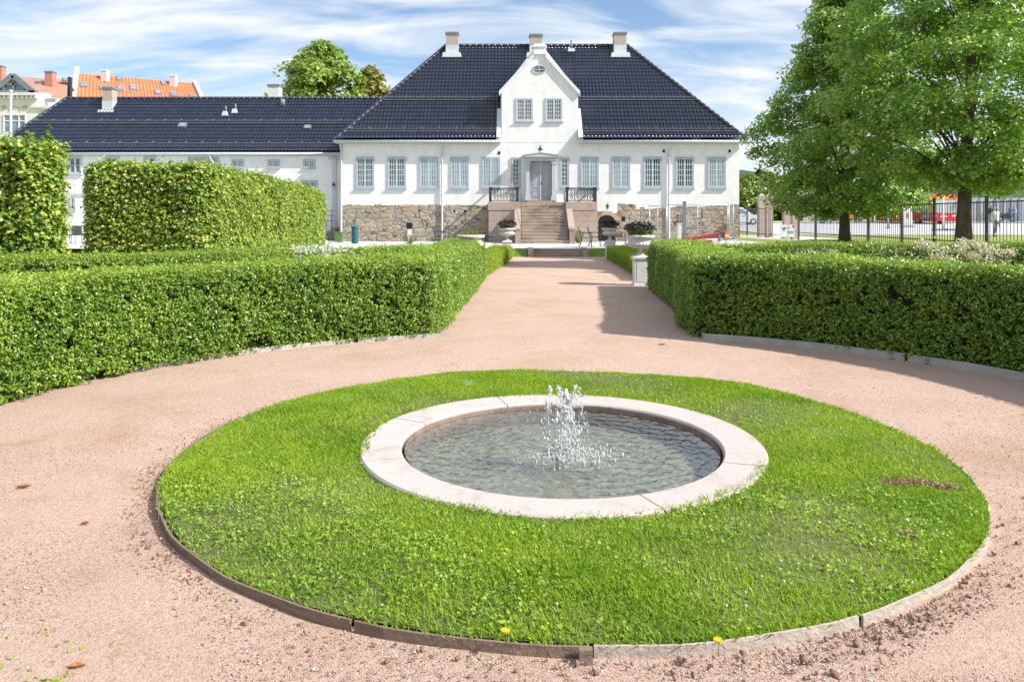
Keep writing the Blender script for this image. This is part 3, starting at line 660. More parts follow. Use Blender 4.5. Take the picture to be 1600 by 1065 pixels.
# left parterre: arc on the round path, then along the avenue, then the far side
RI, HW = 5.12, .46
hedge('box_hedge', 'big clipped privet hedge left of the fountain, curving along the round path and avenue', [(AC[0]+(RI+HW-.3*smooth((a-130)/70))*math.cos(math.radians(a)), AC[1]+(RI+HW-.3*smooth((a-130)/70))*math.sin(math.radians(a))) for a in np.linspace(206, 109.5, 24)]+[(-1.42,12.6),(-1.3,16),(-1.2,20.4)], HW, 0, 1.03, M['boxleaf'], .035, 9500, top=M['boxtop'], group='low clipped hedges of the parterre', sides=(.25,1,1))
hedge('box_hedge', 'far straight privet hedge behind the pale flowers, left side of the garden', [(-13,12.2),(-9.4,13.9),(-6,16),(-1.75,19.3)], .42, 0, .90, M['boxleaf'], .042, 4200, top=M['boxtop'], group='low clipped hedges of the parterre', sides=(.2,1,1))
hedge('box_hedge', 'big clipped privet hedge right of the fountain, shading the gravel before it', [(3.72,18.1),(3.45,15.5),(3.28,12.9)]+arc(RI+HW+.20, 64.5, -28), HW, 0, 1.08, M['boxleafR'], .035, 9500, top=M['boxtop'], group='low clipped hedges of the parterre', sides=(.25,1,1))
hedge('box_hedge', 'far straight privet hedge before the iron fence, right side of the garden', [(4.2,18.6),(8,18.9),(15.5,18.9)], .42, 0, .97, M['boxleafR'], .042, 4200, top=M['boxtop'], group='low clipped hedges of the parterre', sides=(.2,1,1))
hedge('dwarf_hedge', 'small yellow green hedge on the left edge of the avenue', [(-1.15,20.9),(-.75,25.6),(-.38,30.4)], .38, 0, .5, M['dwarfleaf'], .035, 5000, group='low yellow green hedges before the steps', rough=.02, sides=(.3,1,1))
hedge('dwarf_hedge', 'small yellow green hedge on the right edge of the avenue, behind a white pedestal', [(3.82,19.9),(4.05,25.5),(4.2,30.6)], .42, 0, .5, M['dwarfleaf'], .035, 5000, group='low yellow green hedges before the steps', rough=.02, sides=(1,.3,1))
# tall beech hedges
hedge('beech_hedge', 'tall clipped beech hedge at the left picture edge, with loose shoots on top', [(-15.5,15.75),(-9.42,15.75)], .5, 0, 3.05, M['beech'], .10, 2300, rough=.10, shoots=.14, rc=.35, aspect=.75, sides=(.3,1,1), group='tall beech hedges')
hedge('beech_hedge', 'long tall clipped beech hedge running back beside the white wing', [(-10.15,21.2),(-10.3,28),(-11.2,38.5)], 1.75, 0, 2.99, M['beech'], .09, 2600, rough=.09, shoots=.12, z1b=2.80, rc=.55, aspect=.75, sides=(.15,1,.8), group='tall beech hedges')
# hedge edging strips
e1 = root('hedge_edging', 'pale grey edging strip along the foot of the hedge on the right', 'edging', (AC[0]+RI, AC[1], 0))
rE = RI+.14
for a0, a1 in ((65, 38), (37.6, 10), (9.6, -25)): arc_board(math.radians(a1), math.radians(a0), AC, rE, -.03, .085, .02, M['edging'], e1, wob=.003)
c0 = (AC[0]+rE*math.cos(math.radians(65)), AC[1]+rE*math.sin(math.radians(65)))
MB().bar((c0[0], c0[1], .025), (2.86, 13.2, .025), .02, .11).build('edging_board', M['edging'], e1)
e2 = root('hedge_edging', 'pale edging strip partly hidden under the hedge on the left', 'edging', (AC[0]-RI, AC[1], 0))
for a0, a1 in ((104, 118), (118.6, 150)): arc_board(math.radians(a0), math.radians(a1), AC, RI+.02, -.03, .055, .02, M['edging'], e2, wob=.003)

# ------------------------------------------------------------------ trees
def tree(name, label, base, top, trunk_r, crown_z, R, nclump, nleaf, leaf, m, seed, prof=None, lean=(0,0), group=None, cat='tree', spread=.62, squash=.6, bark='bark', core_bias=.45, sy=1.):
    g = np.random.default_rng(seed); bx, by, bz = base
    o = root(name, label, cat, base, 0, group); Ht = top-bz; c0 = crown_z-bz
    prof = prof or (lambda t: np.sin(PI*np.clip(t, .02, .985)**.72)**.75)
    tp = []; tr_ = []
    for k in range(9):
        u = k/8; z = -.25+u*(Ht*.86+.25); tp.append((bx+lean[0]*u*Ht+.10*math.sin(3*u+seed), by+lean[1]*u*Ht+.08*math.cos(4*u+seed), bz+z))
        tr_.append(trunk_r*(1.35 if k == 0 else 1)*(1-.88*u)+.012)
    b = MB(); b.tube(tp, tr_, 12); b.build('trunk', M[bark], o)
    # clump centres
    t = g.uniform(0, 1, nclump); a = g.uniform(0, 2*PI, nclump); rad = g.uniform(0, 1, nclump)**core_bias
    lob = np.minimum(1+.14*np.sin(3*a+seed+4*t)+.10*np.sin(5*a-9*t+2*seed)+g.normal(0, .05, nclump), 1.12)
    rr_ = R*prof(t)*lob*rad
    cx_ = lean[0]*Ht*(.4+.5*t)
    C = np.stack([bx+cx_+rr_*np.cos(a), by+rr_*np.sin(a)*sy, crown_z+t*(top-crown_z)], 1)
    # limbs
    b = MB(); sel = g.choice(nclump, min(nclump, 46), replace=False)
    for q in sel:
        c = C[q]; u = np.clip((c[2]-bz)/Ht-.12-.10*g.uniform(), .22, .80); k = u*8; i = int(k); f = k-i
        s0 = np.array(tp[i])*(1-f)+np.array(tp[min(i+1,8)])*f; r0 = trunk_r*(1-.88*u)*.30
        mid = (s0+c)/2+np.array([0,0,.06*np.linalg.norm(c-s0)])+g.normal(0,.08,3)
        b.tube([s0, mid, c], [r0, r0*.55, .008], 5, False)
    b.build('branches', M[bark], o)
    cs = g.uniform(.6, 1.25, nclump)*spread
    n = nclump*nleaf; ci = np.repeat(np.arange(nclump), nleaf)
    off = g.normal(size=(n,3)); off /= np.maximum(np.linalg.norm(off, axis=1, keepdims=True), .3); off *= (g.uniform(0,1,(n,1))**.5)*cs[ci][:,None]; off[:,2] *= squash
    outw = C[ci]-np.array([bx,by,0]); outw[:,2] = 0; outw = unit(outw)
    off[:,2] -= .25*np.sum(off[:,:2]*outw[:,:2], 1)
    pts = C[ci]+off
    leaves('crown', pts, np.tile([0,0,.8], (n,1))+outw*.35+off*.35/spread, leaf, m, .78, .55, .5, o, tuple(base))
    return o
tree('lime_tree', 'lime tree whose slim dark trunk stands behind the hedge, nearer the white house', (12.75,29.2,.7), 11.0, .18, 1.8, 3.45, 480, 190, .13, M['lime'], 11, group='lime trees along the fence', prof=lambda t: np.clip(np.sin(PI*np.clip(t,.02,.99)**.55)**.62, .1, 1)*(1-.30*t))
tree('lime_tree', 'bigger lime tree with thick trunk rising close to the iron fence at the right', (13.62,23.0,.75), 12.4, .20, 2.6, 3.65, 540, 190, .12, M['lime'], 5, group='lime trees along the fence', lean=(.02,0), prof=lambda t: np.clip(np.sin(PI*np.clip(t,.02,.99)**.6)**.6, .1, 1))
tree('broadleaf_tree', 'large round light green tree rising behind the dark roof of the wing', (-18.6,76,1), 18.6, .5, 6, 4.7, 300, 70, .40, M['faroak'], 21, group='trees behind the wing', spread=1.15, prof=lambda t: np.sin(PI*np.clip(t,.03,.98)**.8)**.5*(1+.13*np.sin(11*t)))
tree('broadleaf_tree', 'smaller olive brown tree beside the large green tree, behind the hip of the roof', (-14.4,78,1), 16.6, .4, 6, 3.6, 200, 60, .42, M['olive'], 23, group='trees behind the wing', spread=1.0)
for i, (px, d, top, R, lab) in enumerate(((1168,96,6.6,3.6,'rounded bush tree showing right of the house corner, behind the parked car'),(1196,99,7.2,3.8,'bush tree showing above the stone gate piers'),(1232,102,7.0,4.2,'bush tree half hidden behind the lime tree foliage, right of the gate piers'))):
    tree('bush_tree', lab, (GX(px,d),d,1.2), top, .25, 1.5, R, 170, 55, .40, M['bush'], 31+i, group='bush trees beyond the gate', spread=1.05)
for i, (px, py, d) in enumerate(((1186,265,190),(1192,270,192),(1172,276,195),(1204,273,190))):
    b = root('pine_tree', ('dark far pine tree, tallest of the few above the bushes','dark far pine tree just right of the tallest pine','dark far pine tree nearest the house corner','dark far pine tree nearest the lime foliage')[i], 'tree', (GX(px,d),d,5), 0, 'dark pines on the far hill')
    top = GZ(py,d); MB().tube([(b.location.x,d,1.5),(b.location.x,d,top-1)], [.3,.08], 6).build('trunk', M['bark'], b)
    k = 900; t = rng.uniform(0,1,k)**.7; a = rng.uniform(0,2*PI,k); rr_ = (1-t)**.8*3.2*rng.uniform(.3,1,k)+.2
    leaves('crown', np.stack([b.location.x+rr_*np.cos(a), d+rr_*np.sin(a), 4+t*(top-4)], 1), np.tile([0,0,1.], (k,1)), .9, M['conifer'], .5, .6, .5, b, tuple(b.location))

# ------------------------------------------------------------------ flowers in the beds
def plant(name, label, x, y, h, r, nst, petals, m, group, z0=0, bl=.05, leafm='greenplant'):
    o = root(name, label, 'plant', (x,y,z0), 0, group); b = MB(); fp = []; lp = []
    for k in range(nst):
        a = rng.uniform(0, 2*PI); q = r*rng.uniform(0,1)**.6; tx, ty, tz = x+q*math.cos(a), y+q*math.sin(a), z0+h*rng.uniform(.72, 1.05)
        b.tube([(x+.25*q*math.cos(a), y+.25*q*math.sin(a), z0), (x+.7*q*math.cos(a), y+.7*q*math.sin(a), z0+h*.5), (tx,ty,tz)], .005, 4, False)
        fp.append(np.array([tx,ty,tz])+rng.normal(0,bl,(petals,3))*np.array([1,1,.8]))
        for u in np.linspace(.2,.9,5): lp.append(np.array([x+(.25+.75*u)*q*math.cos(a), y+(.25+.75*u)*q*math.sin(a), z0+u*(tz-z0)])+rng.normal(0,.03,(2,3)))
    b.build('stems', M['stem'], o)
    lp = np.concatenate(lp); leaves('leaves', lp, np.tile([0,0,.6],(len(lp),1)), .085, M[leafm], .3, .8, .2, o, (x,y,z0))
    if petals: fp = np.concatenate(fp); leaves('blossoms', fp, np.tile([0,-.3,.6],(len(fp),1)), .05, m, .8, .9, 0, o, (x,y,z0))
    return o
for px, d, h, lab in ((1447,15.2,1.12,'pale pink phlox clump, leftmost of the dense ones below the big lime trunk'),(1478,15.0,1.06,'dense pale pink phlox clump just left of the big lime trunk'),(1509,15.4,1.15,'tall pale pink phlox clump right under the big lime trunk'),(1538,15.0,1.08,'pale pink phlox clump, rightmost of the dense ones'),(1560,15.6,1.0,'thin pale pink phlox clump at the right end of the bed'),
                      (1262,15.5,.98,'sparse pinkish phlox clump, leftmost in the bed on the right'),(1292,15.2,1.0,'sparse pinkish phlox clump before the slim lime trunk'),(1325,15.5,.97,'sparse pinkish phlox clump just right of the slim lime trunk')):
    plant('phlox_plant', lab, GX(px,d), d, h, .24, 15 if px > 1400 else 9, 22 if px > 1400 else 9, M['pinkpetal'], 'pale pink phlox in the beds')
for px, d, h, lab in ((478,13.2,1.10,'cream white phlox clump, leftmost of those in the left bed'),(500,13.0,1.14,'cream white phlox clump, middle of those in the left bed'),(524,13.3,1.08,'cream white phlox clump, rightmost of those in the left bed')):
    plant('phlox_plant', lab, GX(px,d), d, h, .22, 14, 20, M['whitepetal'], 'cream phlox in the left bed')
for px, d, lab in ((1388,15.3,'tall grassy stalked plant left of the pink phlox'),(1408,15.1,'tall grassy stalked plant between fence posts and pink phlox'),(1365,15.4,'tall grassy stalked plant, leftmost of the stalked ones')):
    plant('stalk_plant', lab, GX(px,d), d, 1.08, .2, 12, 2, M['pinkpetal'], 'stalked plants in the right bed')
# dark bed soil
for xs, ys, nm in (((-4.6,-2.2,-9.5,-12),(12.4,18.0,13.0,11.0),'bed'),((3.9,4.4,14,14),(13.6,17.9,18.2,12.5),'bed')):
    b = MB(); b.add([(x,y,.03) for x,y in zip(xs,ys)], [(0,1,2,3)]); structure(b.build('flower_bed_soil', M['earth']))

# ------------------------------------------------------------------ roofs
def tile_slope(mb, O, U, Vv, Nn, uL, uR, L, tw=.215, tl=.36, sub=6, amp=.036, bell=None, v0=0.):
    """glazed pantiles as real relief: O eave corner, U along the eave, Vv up the slope, uL/uR limits as functions of v"""
    O, U, Vv, Nn = (np.array(a, float) for a in (O, U, Vv, Nn))
    umin = min(uL(v0), uL(L)); umax = max(uR(v0), uR(L)); us = np.arange(math.floor(umin/tw)*tw, umax+tw, tw/sub)
    ph = (us/tw) % 1; prof = amp*(np.cos(2*PI*ph)*.7+.3*np.cos(4*PI*ph+.6))
    lines = []; v = v0
    while v < L-1e-6: v2 = min(v+tl, L); lines += [(v, .048), (v2, .004)]; v = v2
    b = len(mb.v); n = len(us)
    for v, o in lines:
        u = np.clip(us, uL(v), uR(v)); h = prof+o
        if bell: h = h+bell(v)
        Pn = O+u[:,None]*U+v*Vv+h[:,None]*Nn
        mb.v += [tuple(p) for p in Pn]
    for i in range(len(lines)-1):
        a0 = np.clip(us, uL(lines[i][0]), uR(lines[i][0])); a1 = np.clip(us, uL(lines[i+1][0]), uR(lines[i+1][0]))
        for k in range(n-1):
            if a0[k+1]-a0[k] > 1e-6 or a1[k+1]-a1[k] > 1e-6:
                mb.f.append((b+i*n+k, b+i*n+k+1, b+(i+1)*n+k+1, b+(i+1)*n+k)); mb.sm.append(i % 2 == 0)
    return mb
def ridge_tiles(mb, p0, p1, r=.13, step=.4):
    p0, p1 = Vector(p0), Vector(p1); L = (p1-p0).length; n = max(1, int(L/step))
    for k in range(n):
        a = p0+(p1-p0)*(k/n); c = p0+(p1-p0)*((k+1.06)/n); mb.tube([a, c], [r*.88, r*1.05], 8)
    return mb
def win_mesh(w, h, cols, rows, leafs, key, frame, casing=.07, proud=.055, sill=True):
    b = MB(); hw = w/2
    b.box(-hw, -hw+casing, -proud, .0, 0, h); b.box(hw-casing, hw, -proud, .0, 0, h)
    b.box(-hw+casing, hw-casing, -proud, .0, h-casing, h); b.box(-hw+casing, hw-casing, -proud, .0, 0, casing)
    cm = b.mesh('window', frame); b = MB(); iw = (w-2*casing)/leafs
    for l in range(leafs):
        x0 = -hw+casing+l*iw; x1 = x0+iw; st = .05
        b.box(x0+.002, x0+st, -proud+.008, -.006, casing+.002, h-casing-.002); b.box(x1-st, x1-.002, -proud+.008, -.006, casing+.002, h-casing-.002)
        b.box(x0+st, x1-st, -proud+.010, -.006, casing+.002, casing+.06); b.box(x0+st, x1-st, -proud+.010, -.006, h-casing-.05, h-casing-.002)
        for c in range(1, cols): xx = x0+st+(iw-2*st)*c/cols; b.box(xx-.016, xx+.016, -proud+.014, -.008, casing+.06, h-casing-.05)
        for r in range(1, rows): zz = casing+.06+(h-2*casing-.11)*r/rows; b.box(x0+st, x1-st, -proud+.017, -.010, zz-.018, zz+.018)
    fm = b.mesh('sash', M['sash'])
    g = MB().box(-hw+casing, hw-casing, -.016, .05, casing, h-casing)
    gc = g.mesh('glass', M['glass_curtain']); gd = g.mesh('glass', M['glass_dark'])
    sm = MB().box(-hw-.05, hw+.05, -.11, -.001, -.06, -.002).mesh('sill', M['trim']) if sill else None
    hb = MB()
    for sx in (-1, 1):
        for zz in (.16, .5, .84): hb.box(sx*hw-.03, sx*hw+.03, -proud-.02, -proud-.002, h*zz-.03, h*zz+.03)
    hm = hb.mesh('hinges', M['greypost'])
    return cm, gc, gd, sm, hm, fm
def put_window(house, wm, x, y, z, curtain=True, hinges=True):
    w0 = link('window', wm[0], house, tuple(Vector((x,y,z))-wloc(house)))
    link('glass', wm[1] if curtain else wm[2], w0); link('sash', wm[5], w0)
    if wm[3]: link('sill', wm[3], w0)
    return w0
def downspout(house, x, y, ztop, zbot, out=.30, r=.055):
    b = MB(); b.tube([(x,y-out,ztop),(x,y-out,ztop-.12),(x,y-.10,ztop-.5),(x,y-.10,zbot+.15),(x,y-.2,zbot+.02)], r, 10)
    for zz in np.linspace(zbot+.6, ztop-.9, 3): b.tube([(x,y-.10,zz),(x,y-.10,zz+.05)], r*1.25, 10)
    return b.build('downspout', M['gutter'], house)
def chimney(house, x, y, z0, z1, w, d, shaft, name='chimney', cap='greypost', flash=True):
    c = MB().box(x-w/2, x+w/2, y-d/2, y+d/2, z0-.6, z1-.14).build(name, M[shaft], house)
    b = MB(); b.box(x-w/2-.05, x+w/2+.05, y-d/2-.05, y+d/2+.05, z1-.14, z1-.05); b.box(x-w/2-.02, x+w/2+.02, y-d/2-.02, y+d/2+.02, z1-.048, z1); b.build('chimney_cap', M[cap], c)
    if flash:
        zf = z0+(z1-z0)*.42
        MB().box(x-w/2-.015, x+w/2+.015, y-d/2-.015, y+d/2+.015, z0-.3, zf).build('lead_apron', M['gutter'], c)
        MB().prism([(x-w/2-.24,z0-.20),(x+w/2+.24,z0-.20),(x+w/2+.17,z0+.10),(x-w/2-.17,z0+.10)], y-d/2-.20, y-d/2-.016).build('flashing', M['whitemetal'], c)
    return c

# ------------------------------------------------------------------ the white manor house
HYF = 44.0; K_ = HYF/F
def hx(px): return (px-CX)*K_
def hz(py): return CAMZ+(HY-py)*K_
house = root('manor_house', 'long white manor house with stone base, dark glazed hip roof and central gable', 'house', (hx(845), HYF, .3))
XL_, XR_ = hx(535), hx(1155); ZB, ZP, ZE = .25, hz(320), hz(221)
GXL, GXR, GZE, GZA = hx(784), hx(902), hz(141), hz(76)
MB().box(XL_, XR_, HYF, HYF+12, ZB, ZE+.05).build('wall', M['plaster'], house)
# rubble base with ragged upper edge, standing a little proud
def ragged(x0, x1, zt, seed, step=.45, amp=.10, extra=None):
    g = np.random.default_rng(seed); xs = [x0]; 
    while xs[-1] < x1-step: xs.append(xs[-1]+step*g.uniform(.5, 1.4))
    xs[-1] = x1; top = []
    for a, c in zip(xs[:-1], xs[1:]):
        z = zt(a)+g.uniform(-amp, amp*.4); top += [(a, z), (c-.03, z+g.uniform(-.05,.05))]
    top[-1] = (x1, top[-1][1]); return [(x1, ZB), (x0, ZB)]+top
pl_ = ragged(XL_-.02, hx(783), lambda x: hz(320), 3, amp=.05)
b = MB(); b.prism(pl_, HYF-.02, HYF+.3); b.build('stone_base', M['rubble'], house)
pr_ = ragged(hx(915), XR_+.02, lambda x: hz(331) if x < hx(962) else (hz(318) if x < hx(985) else hz(324)) if x < hx(1052) else hz(320), 5, amp=.13)
b = MB(); b.prism(pr_, HYF-.02, HYF+.3); b.build('stone_base', M['rubble'], house)
b = MB(); b.box(XR_+.001, XR_+.02, HYF-.02, HYF+12, ZB, ZP-.04); b.build('stone_base', M['rubble'], house)
# central gable wall
b = MB(); apw = .36; gxc = (GXL+GXR)/2
b.prism([(GXL,ZE-.05),(GXR,ZE-.05),(GXR,GZE),(gxc+apw,GZA-.1),(gxc-apw,GZA-.1),(GXL,GZE)], HYF-.012, HYF+5.2)
b.build('gable_wall', M['plaster'], house)
b = MB()   # gable roof slabs, a little above the wall, hidden edge behind the copings
for sg, ex in ((-1, GXL), (1, GXR)):
    dxg, dzg = gxc-ex, GZA-GZE; l_ = math.hypot(dxg, dzg); nx, nz = -dzg/l_*(1 if dxg > 0 else -1), abs(dxg)/l_
    e = (ex+(-.16 if sg < 0 else .16), GZE-.16*dzg/abs(dxg))
    b.prism([(e[0], e[1]+.02), (gxc, GZA+.02), (gxc+nx*.10*0, GZA+.16), (e[0]+nx*.11, e[1]+nz*.11+.02)], HYF+.2, HYF+5.0)
b.build('gable_roof', M['tile'], house)
for sg, ex in ((-1, GXL), (1, GXR)):
    b = MB(); dxg = gxc-ex; sl_ = (GZA-GZE)/abs(dxg)
    e0 = (ex+sg*.15, GZE-.15*sl_); t0 = (gxc+sg*.34, GZA-.34*sl_)
    poly = [(e0[0], e0[1]-.16), (t0[0], t0[1]-.16), (t0[0], t0[1]+.06), (e0[0], e0[1]+.10)]
    b.prism(poly, HYF-.16, HYF+.34)
    b.build('gable_coping', M['whitemetal'], house)
b = MB(); b.box(gxc-.34, gxc+.34, HYF-.13, HYF+.5, GZA-.34, GZA+.06); b.box(gxc-.42, gxc+.42, HYF-.19, HYF+.56, GZA+.061, GZA+.14); b.box(gxc-.30, gxc+.30, HYF-.08, HYF+.45, GZA+.141, GZA+.27)
b.build('gable_finial', M['plaster'], house)
for ex, sg in ((GXL,-1),(GXR,1)): MB().prism([(HYF+.02,ZE-.1),(HYF+.02,GZE-.25),(HYF+2.7,GZE-.25)], ex+sg*.004, ex+sg*.05, 'x').build('gable_cheek', M['whitemetal'], house)
# main roof
OV = .38; EY = HYF-OV; EZ = ZE+.02; RY = HYF+6.0; RZ = GZ(73, 50.0)
RX0, RX1 = GX(697,50), GX(980,50); EX0, EX1 = XL_-OV, XR_+OV
run = RY-EY; rise = RZ-EZ; SL = math.hypot(run, rise); V_ = (0, run/SL, rise/SL); N_ = (0, -rise/SL, run/SL)
bell = lambda v: .16*max(0, 1-v/1.1)**2
fL = lambda v: (RX0-EX0)*v/SL; fR = lambda v: (EX1-EX0)+(RX1-EX1)*v/SL
gl_u, gr_u = GXL-.17-EX0, GXR+.17-EX0; vm = (HYF+.35-EY)/run*SL
b = MB()
tile_slope(b, (EX0,EY,EZ), (1,0,0), V_, N_, fL, lambda v: min(gl_u, fR(v)) if v < 99 else 0, SL, bell=bell)
tile_slope(b, (EX0,EY,EZ), (1,0,0), V_, N_, lambda v: max(gr_u, fL(v)), fR, SL, bell=bell)
tile_slope(b, (EX0,EY,EZ), (1,0,0), V_, N_, lambda v: max(gl_u, fL(v)), lambda v: gr_u, SL, v0=vm)
roof = b.build('roof', M['tile'], house, fix=False)
b = MB(); BY = RY+run
b.add([(EX0,EY,EZ),(RX0,RY,RZ),(EX0,BY,EZ)], [(0,1,2)]); b.add([(EX1,EY,EZ),(RX1,RY,RZ),(EX1,BY,EZ)], [(0,2,1)]); b.add([(EX0,BY,EZ),(EX1,BY,EZ),(RX1,RY,RZ),(RX0,RY,RZ)], [(3,2,1,0)])
b.build('roof_back', M['tile'], house, fix=False)
b = MB(); ridge_tiles(b, (RX0,RY,RZ+.06), (RX1,RY,RZ+.06)); ridge_tiles(b, (EX0+.1,EY+.1,EZ+.12), (RX0,RY,RZ+.06)); ridge_tiles(b, (EX1-.1,EY+.1,EZ+.12), (RX1,RY,RZ+.06))
b.build('ridge_tiles', M['tileridge'], roof)
def guard(house, par, vv, x0, x1, h=.16):
    b = MB(); p = np.array((0,EY,EZ))+vv*np.array(V_)+(.13+bell(vv))*np.array(N_)
    b.bar((x0,p[1],p[2]),(x1,p[1],p[2]), .04, .04); b.bar((x0,p[1]-.02,p[2]+h),(x1,p[1]-.02,p[2]+h), .04, .04)
    for xx in np.arange(x0+.3, x1, 1.0): b.bar((xx,p[1]+.10,p[2]-.16),(xx,p[1]-.02,p[2]+h+.02), .035, .05); b.bar((xx,p[1]+.45,p[2]+.30),(xx,p[1]-.02,p[2]+h), .03, .03)
    return b.build('snow_guard', M['snowguard'], par)
for vv in (.62, 3.55):
    guard(house, roof, vv, EX0+fL(vv)+.2, GXL-.25); guard(house, roof, vv, GXR+.25, EX0+fR(vv)-.2)
for ex, sg in ((GXL,-1),(GXR,1)):   # white flashing strips against the gable cheeks
    b = MB()
    p0 = np.array((ex+sg*.16,EY+.02,EZ+.03))+.2*np.array(N_); p1 = p0+2.6*np.array(V_)-.04*np.array(N_)
    b.bar(p0, p1, .26, .05, N_)
    b.box(min(ex, ex+sg*.3), max(ex, ex+sg*.3), EY-.01, EY+.03, EZ-.12, EZ+.34)
    b.build('verge_flashing', M['whitemetal'], roof)
b = MB()
for x0, x1 in ((EX0+.02, GXL-.06), (GXR+.06, EX1-.02)): b.box(x0, x1, EY+.06, HYF-.022, EZ-.16, EZ-.01)
b.build('eave_soffit', M['trimlight'], house)
for x0, x1 in ((EX0-.03, GXL-.03), (GXR+.03, EX1+.03)): MB().tube([(x0,EY-.03,EZ-.045),(x1,EY-.03,EZ-.045)], .085, 10).build('gutter', M['gutter'], house)
for px in (691, 1045): downspout(house, hx(px), HYF, EZ-.1, .3)
downspout(house, hx(533.5), HYF+.05, EZ-.1, .3)
for px in (707, 837, 968): chimney(house, GX(px,49.6), 49.6, EZ+(49.25-EY)*rise/run+.12, GZ(52 if px != 837 else 55,49.6), .78, .7, 'chimneybrick')
vp = MB().tube([(GX(893,49.3),49.3,GZ(80,49.3)),(GX(893,49.3),49.3,GZ(63,49.3))], .07, 8).build('vent_pipe', M['greypost'], roof)
MB().box(GX(887.5,49.1), GX(898,49.1), 48.95, 49.2, GZ(81,49.1), GZ(76.5,49.1)).build('flashing', M['whitemetal'], vp)
# windows and door
zw0, zw1 = hz(294), hz(245.5)
W_ = win_mesh(29*K_, zw1-zw0, 3, 5, 2, 'w', M['trim']); WN = win_mesh(14.5*K_, hz(246)-hz(293), 2, 6, 1, 'n', M['trim'])
for px in (570.5, 620, 669.5, 718, 767): put_window(house, W_, hx(px), HYF, zw0, px > 650)
for px in (921, 970, 1019.5, 1069.5, 1119.5): put_window(house, W_, hx(px), HYF, zw0, px < 1000 or px > 1100)
for px in (806, 882): put_window(house, WN, hx(px), HYF-.012, hz(293), False)
WG = win_mesh(27*K_, hz(153.5)-hz(190), 3, 5, 2, 'g', M['trimlight'])
for px in (819.5, 865.5): put_window(house, WG, hx(px), HYF-.012, hz(190), False)
ov = MB(); oc = (hx(842.3), hz(109)); ra, rb = 10*K_, 6.3*K_; R1 = []
for k in range(33): t = 2*PI*k/32; R1.append((oc[0]+ra*math.cos(t), HYF-.03, oc[1]+rb*math.sin(t)))
ov.tube(R1, .035, 6, False); ov.box(oc[0]-ra, oc[0]+ra, HYF-.05, HYF-.02, oc[1]-.017, oc[1]+.017); ov.box(oc[0]-.017, oc[0]+.017, HYF-.048, HYF-.02, oc[1]-rb, oc[1]+rb)
ovw = ov.build('oval_window', M['trimlight'], house)
g = MB(); g.prism([(p[0], p[2]) for p in R1[:-1]], HYF-.024, HYF+.1); g.build('glass', M['glass_dark'], ovw)
# door with portal
dx0, dx1, dz0, dz1 = hx(828), hx(861), hz(313.5), hz(253)
dr = root  # (name kept short below)
por = MB(); yF = HYF-.012
for a, c in ((821.5, 827.5), (862, 868)):
    por.box(hx(a), hx(c), yF-.30, yF, dz0, dz1+.02); por.box(hx(a)-.05, hx(c)+.05, yF-.34, yF, dz0-.001, dz0+.28); por.box(hx(a)-.04, hx(c)+.04, yF-.34, yF, dz1-.14, dz1+.021)
por.box(hx(820), hx(869.5), yF-.36, yF, dz1+.022, dz1+.24)
por.prism([(hx(816.5), dz1+.242), (hx(873), dz1+.242), (hx(873), dz1+.33), (hx(845), dz1+.47), (hx(816.5), dz1+.33)], yF-.62, yF)
po = por.build('door_portal', M['trimlight'], house)
MB().prism([(hx(816), dz1+.335), (hx(845), dz1+.475), (hx(873.5), dz1+.335), (hx(873.5), dz1+.36), (hx(845), dz1+.505), (hx(816), dz1+.36)], yF-.66, yF).build('portal_cover', M['gutter'], po)
xm = (dx0+dx1)/2
for a, c in ((dx0, xm-.004), (xm+.004, dx1)):
    b = MB(); b.box(a, c, yF-.07, yF, dz0, dz1)
    for z0_, z1_ in ((.08,.27),(.31,.72),(.76,.93)):
        za, zb = dz0+(dz1-dz0)*z0_, dz0+(dz1-dz0)*z1_; xa, xb = a+.09, c-.09
        for q in ((xa,xb,za,za+.025),(xa,xb,zb-.025,zb),(xa,xa+.025,za+.026,zb-.026),(xb-.025,xb,za+.026,zb-.026)): b.box(q[0], q[1], yF-.088, yF-.069, q[2], q[3])
        b.box(xa+.07, xb-.07, yF-.084, yF-.069, za+.07, zb-.07)
    d_ = b.build('door_leaf', M['door'], house)
    if a > dx0: b = MB(); b.tube([(a+.06,yF-.07,dz0+1.0),(a+.06,yF-.14,dz0+1.0)], .014, 6); b.tube([(a+.06,yF-.14,dz0+1.0),(a-.04,yF-.14,dz0+.99)], .012, 6); b.box(a+.03,a+.09,yF-.075,yF-.069,dz0+.86,dz0+1.1); b.build('door_handle', M['iron'], d_)
MB().box(xm-.035, xm+.035, yF-.10, yF-.071, dz0, dz1).build('door_strip', M['trimlight'], house)
def lantern(name, house, x, y, z, s=1.):
    b = MB(); b.tube([(x,y,z-.05*s),(x,y-.18*s,z+.0*s)], .018*s, 6); b.lathe([(.03,-.26),(.085,-.10),(.10,-.09)], (x,y-.2*s,z+.18*s), 6); b.lathe([(.13*s,.10*s),(.06*s,.20*s),(.03*s,.23*s),(.045*s,.26*s),(.005,.32*s)], (x,y-.2*s,z), 6)
    o = b.build(name, M['iron'], house)
    MB().lathe([(.055*s,-.06*s),(.095*s,.095*s)], (x,y-.2*s,z), 6).build('lamp_glass', mat('lampglass', (.55,.55,.45), .15), o); return o
lantern('wall_lantern', house, hx(844), yF, hz(240)+.06, 1.25)
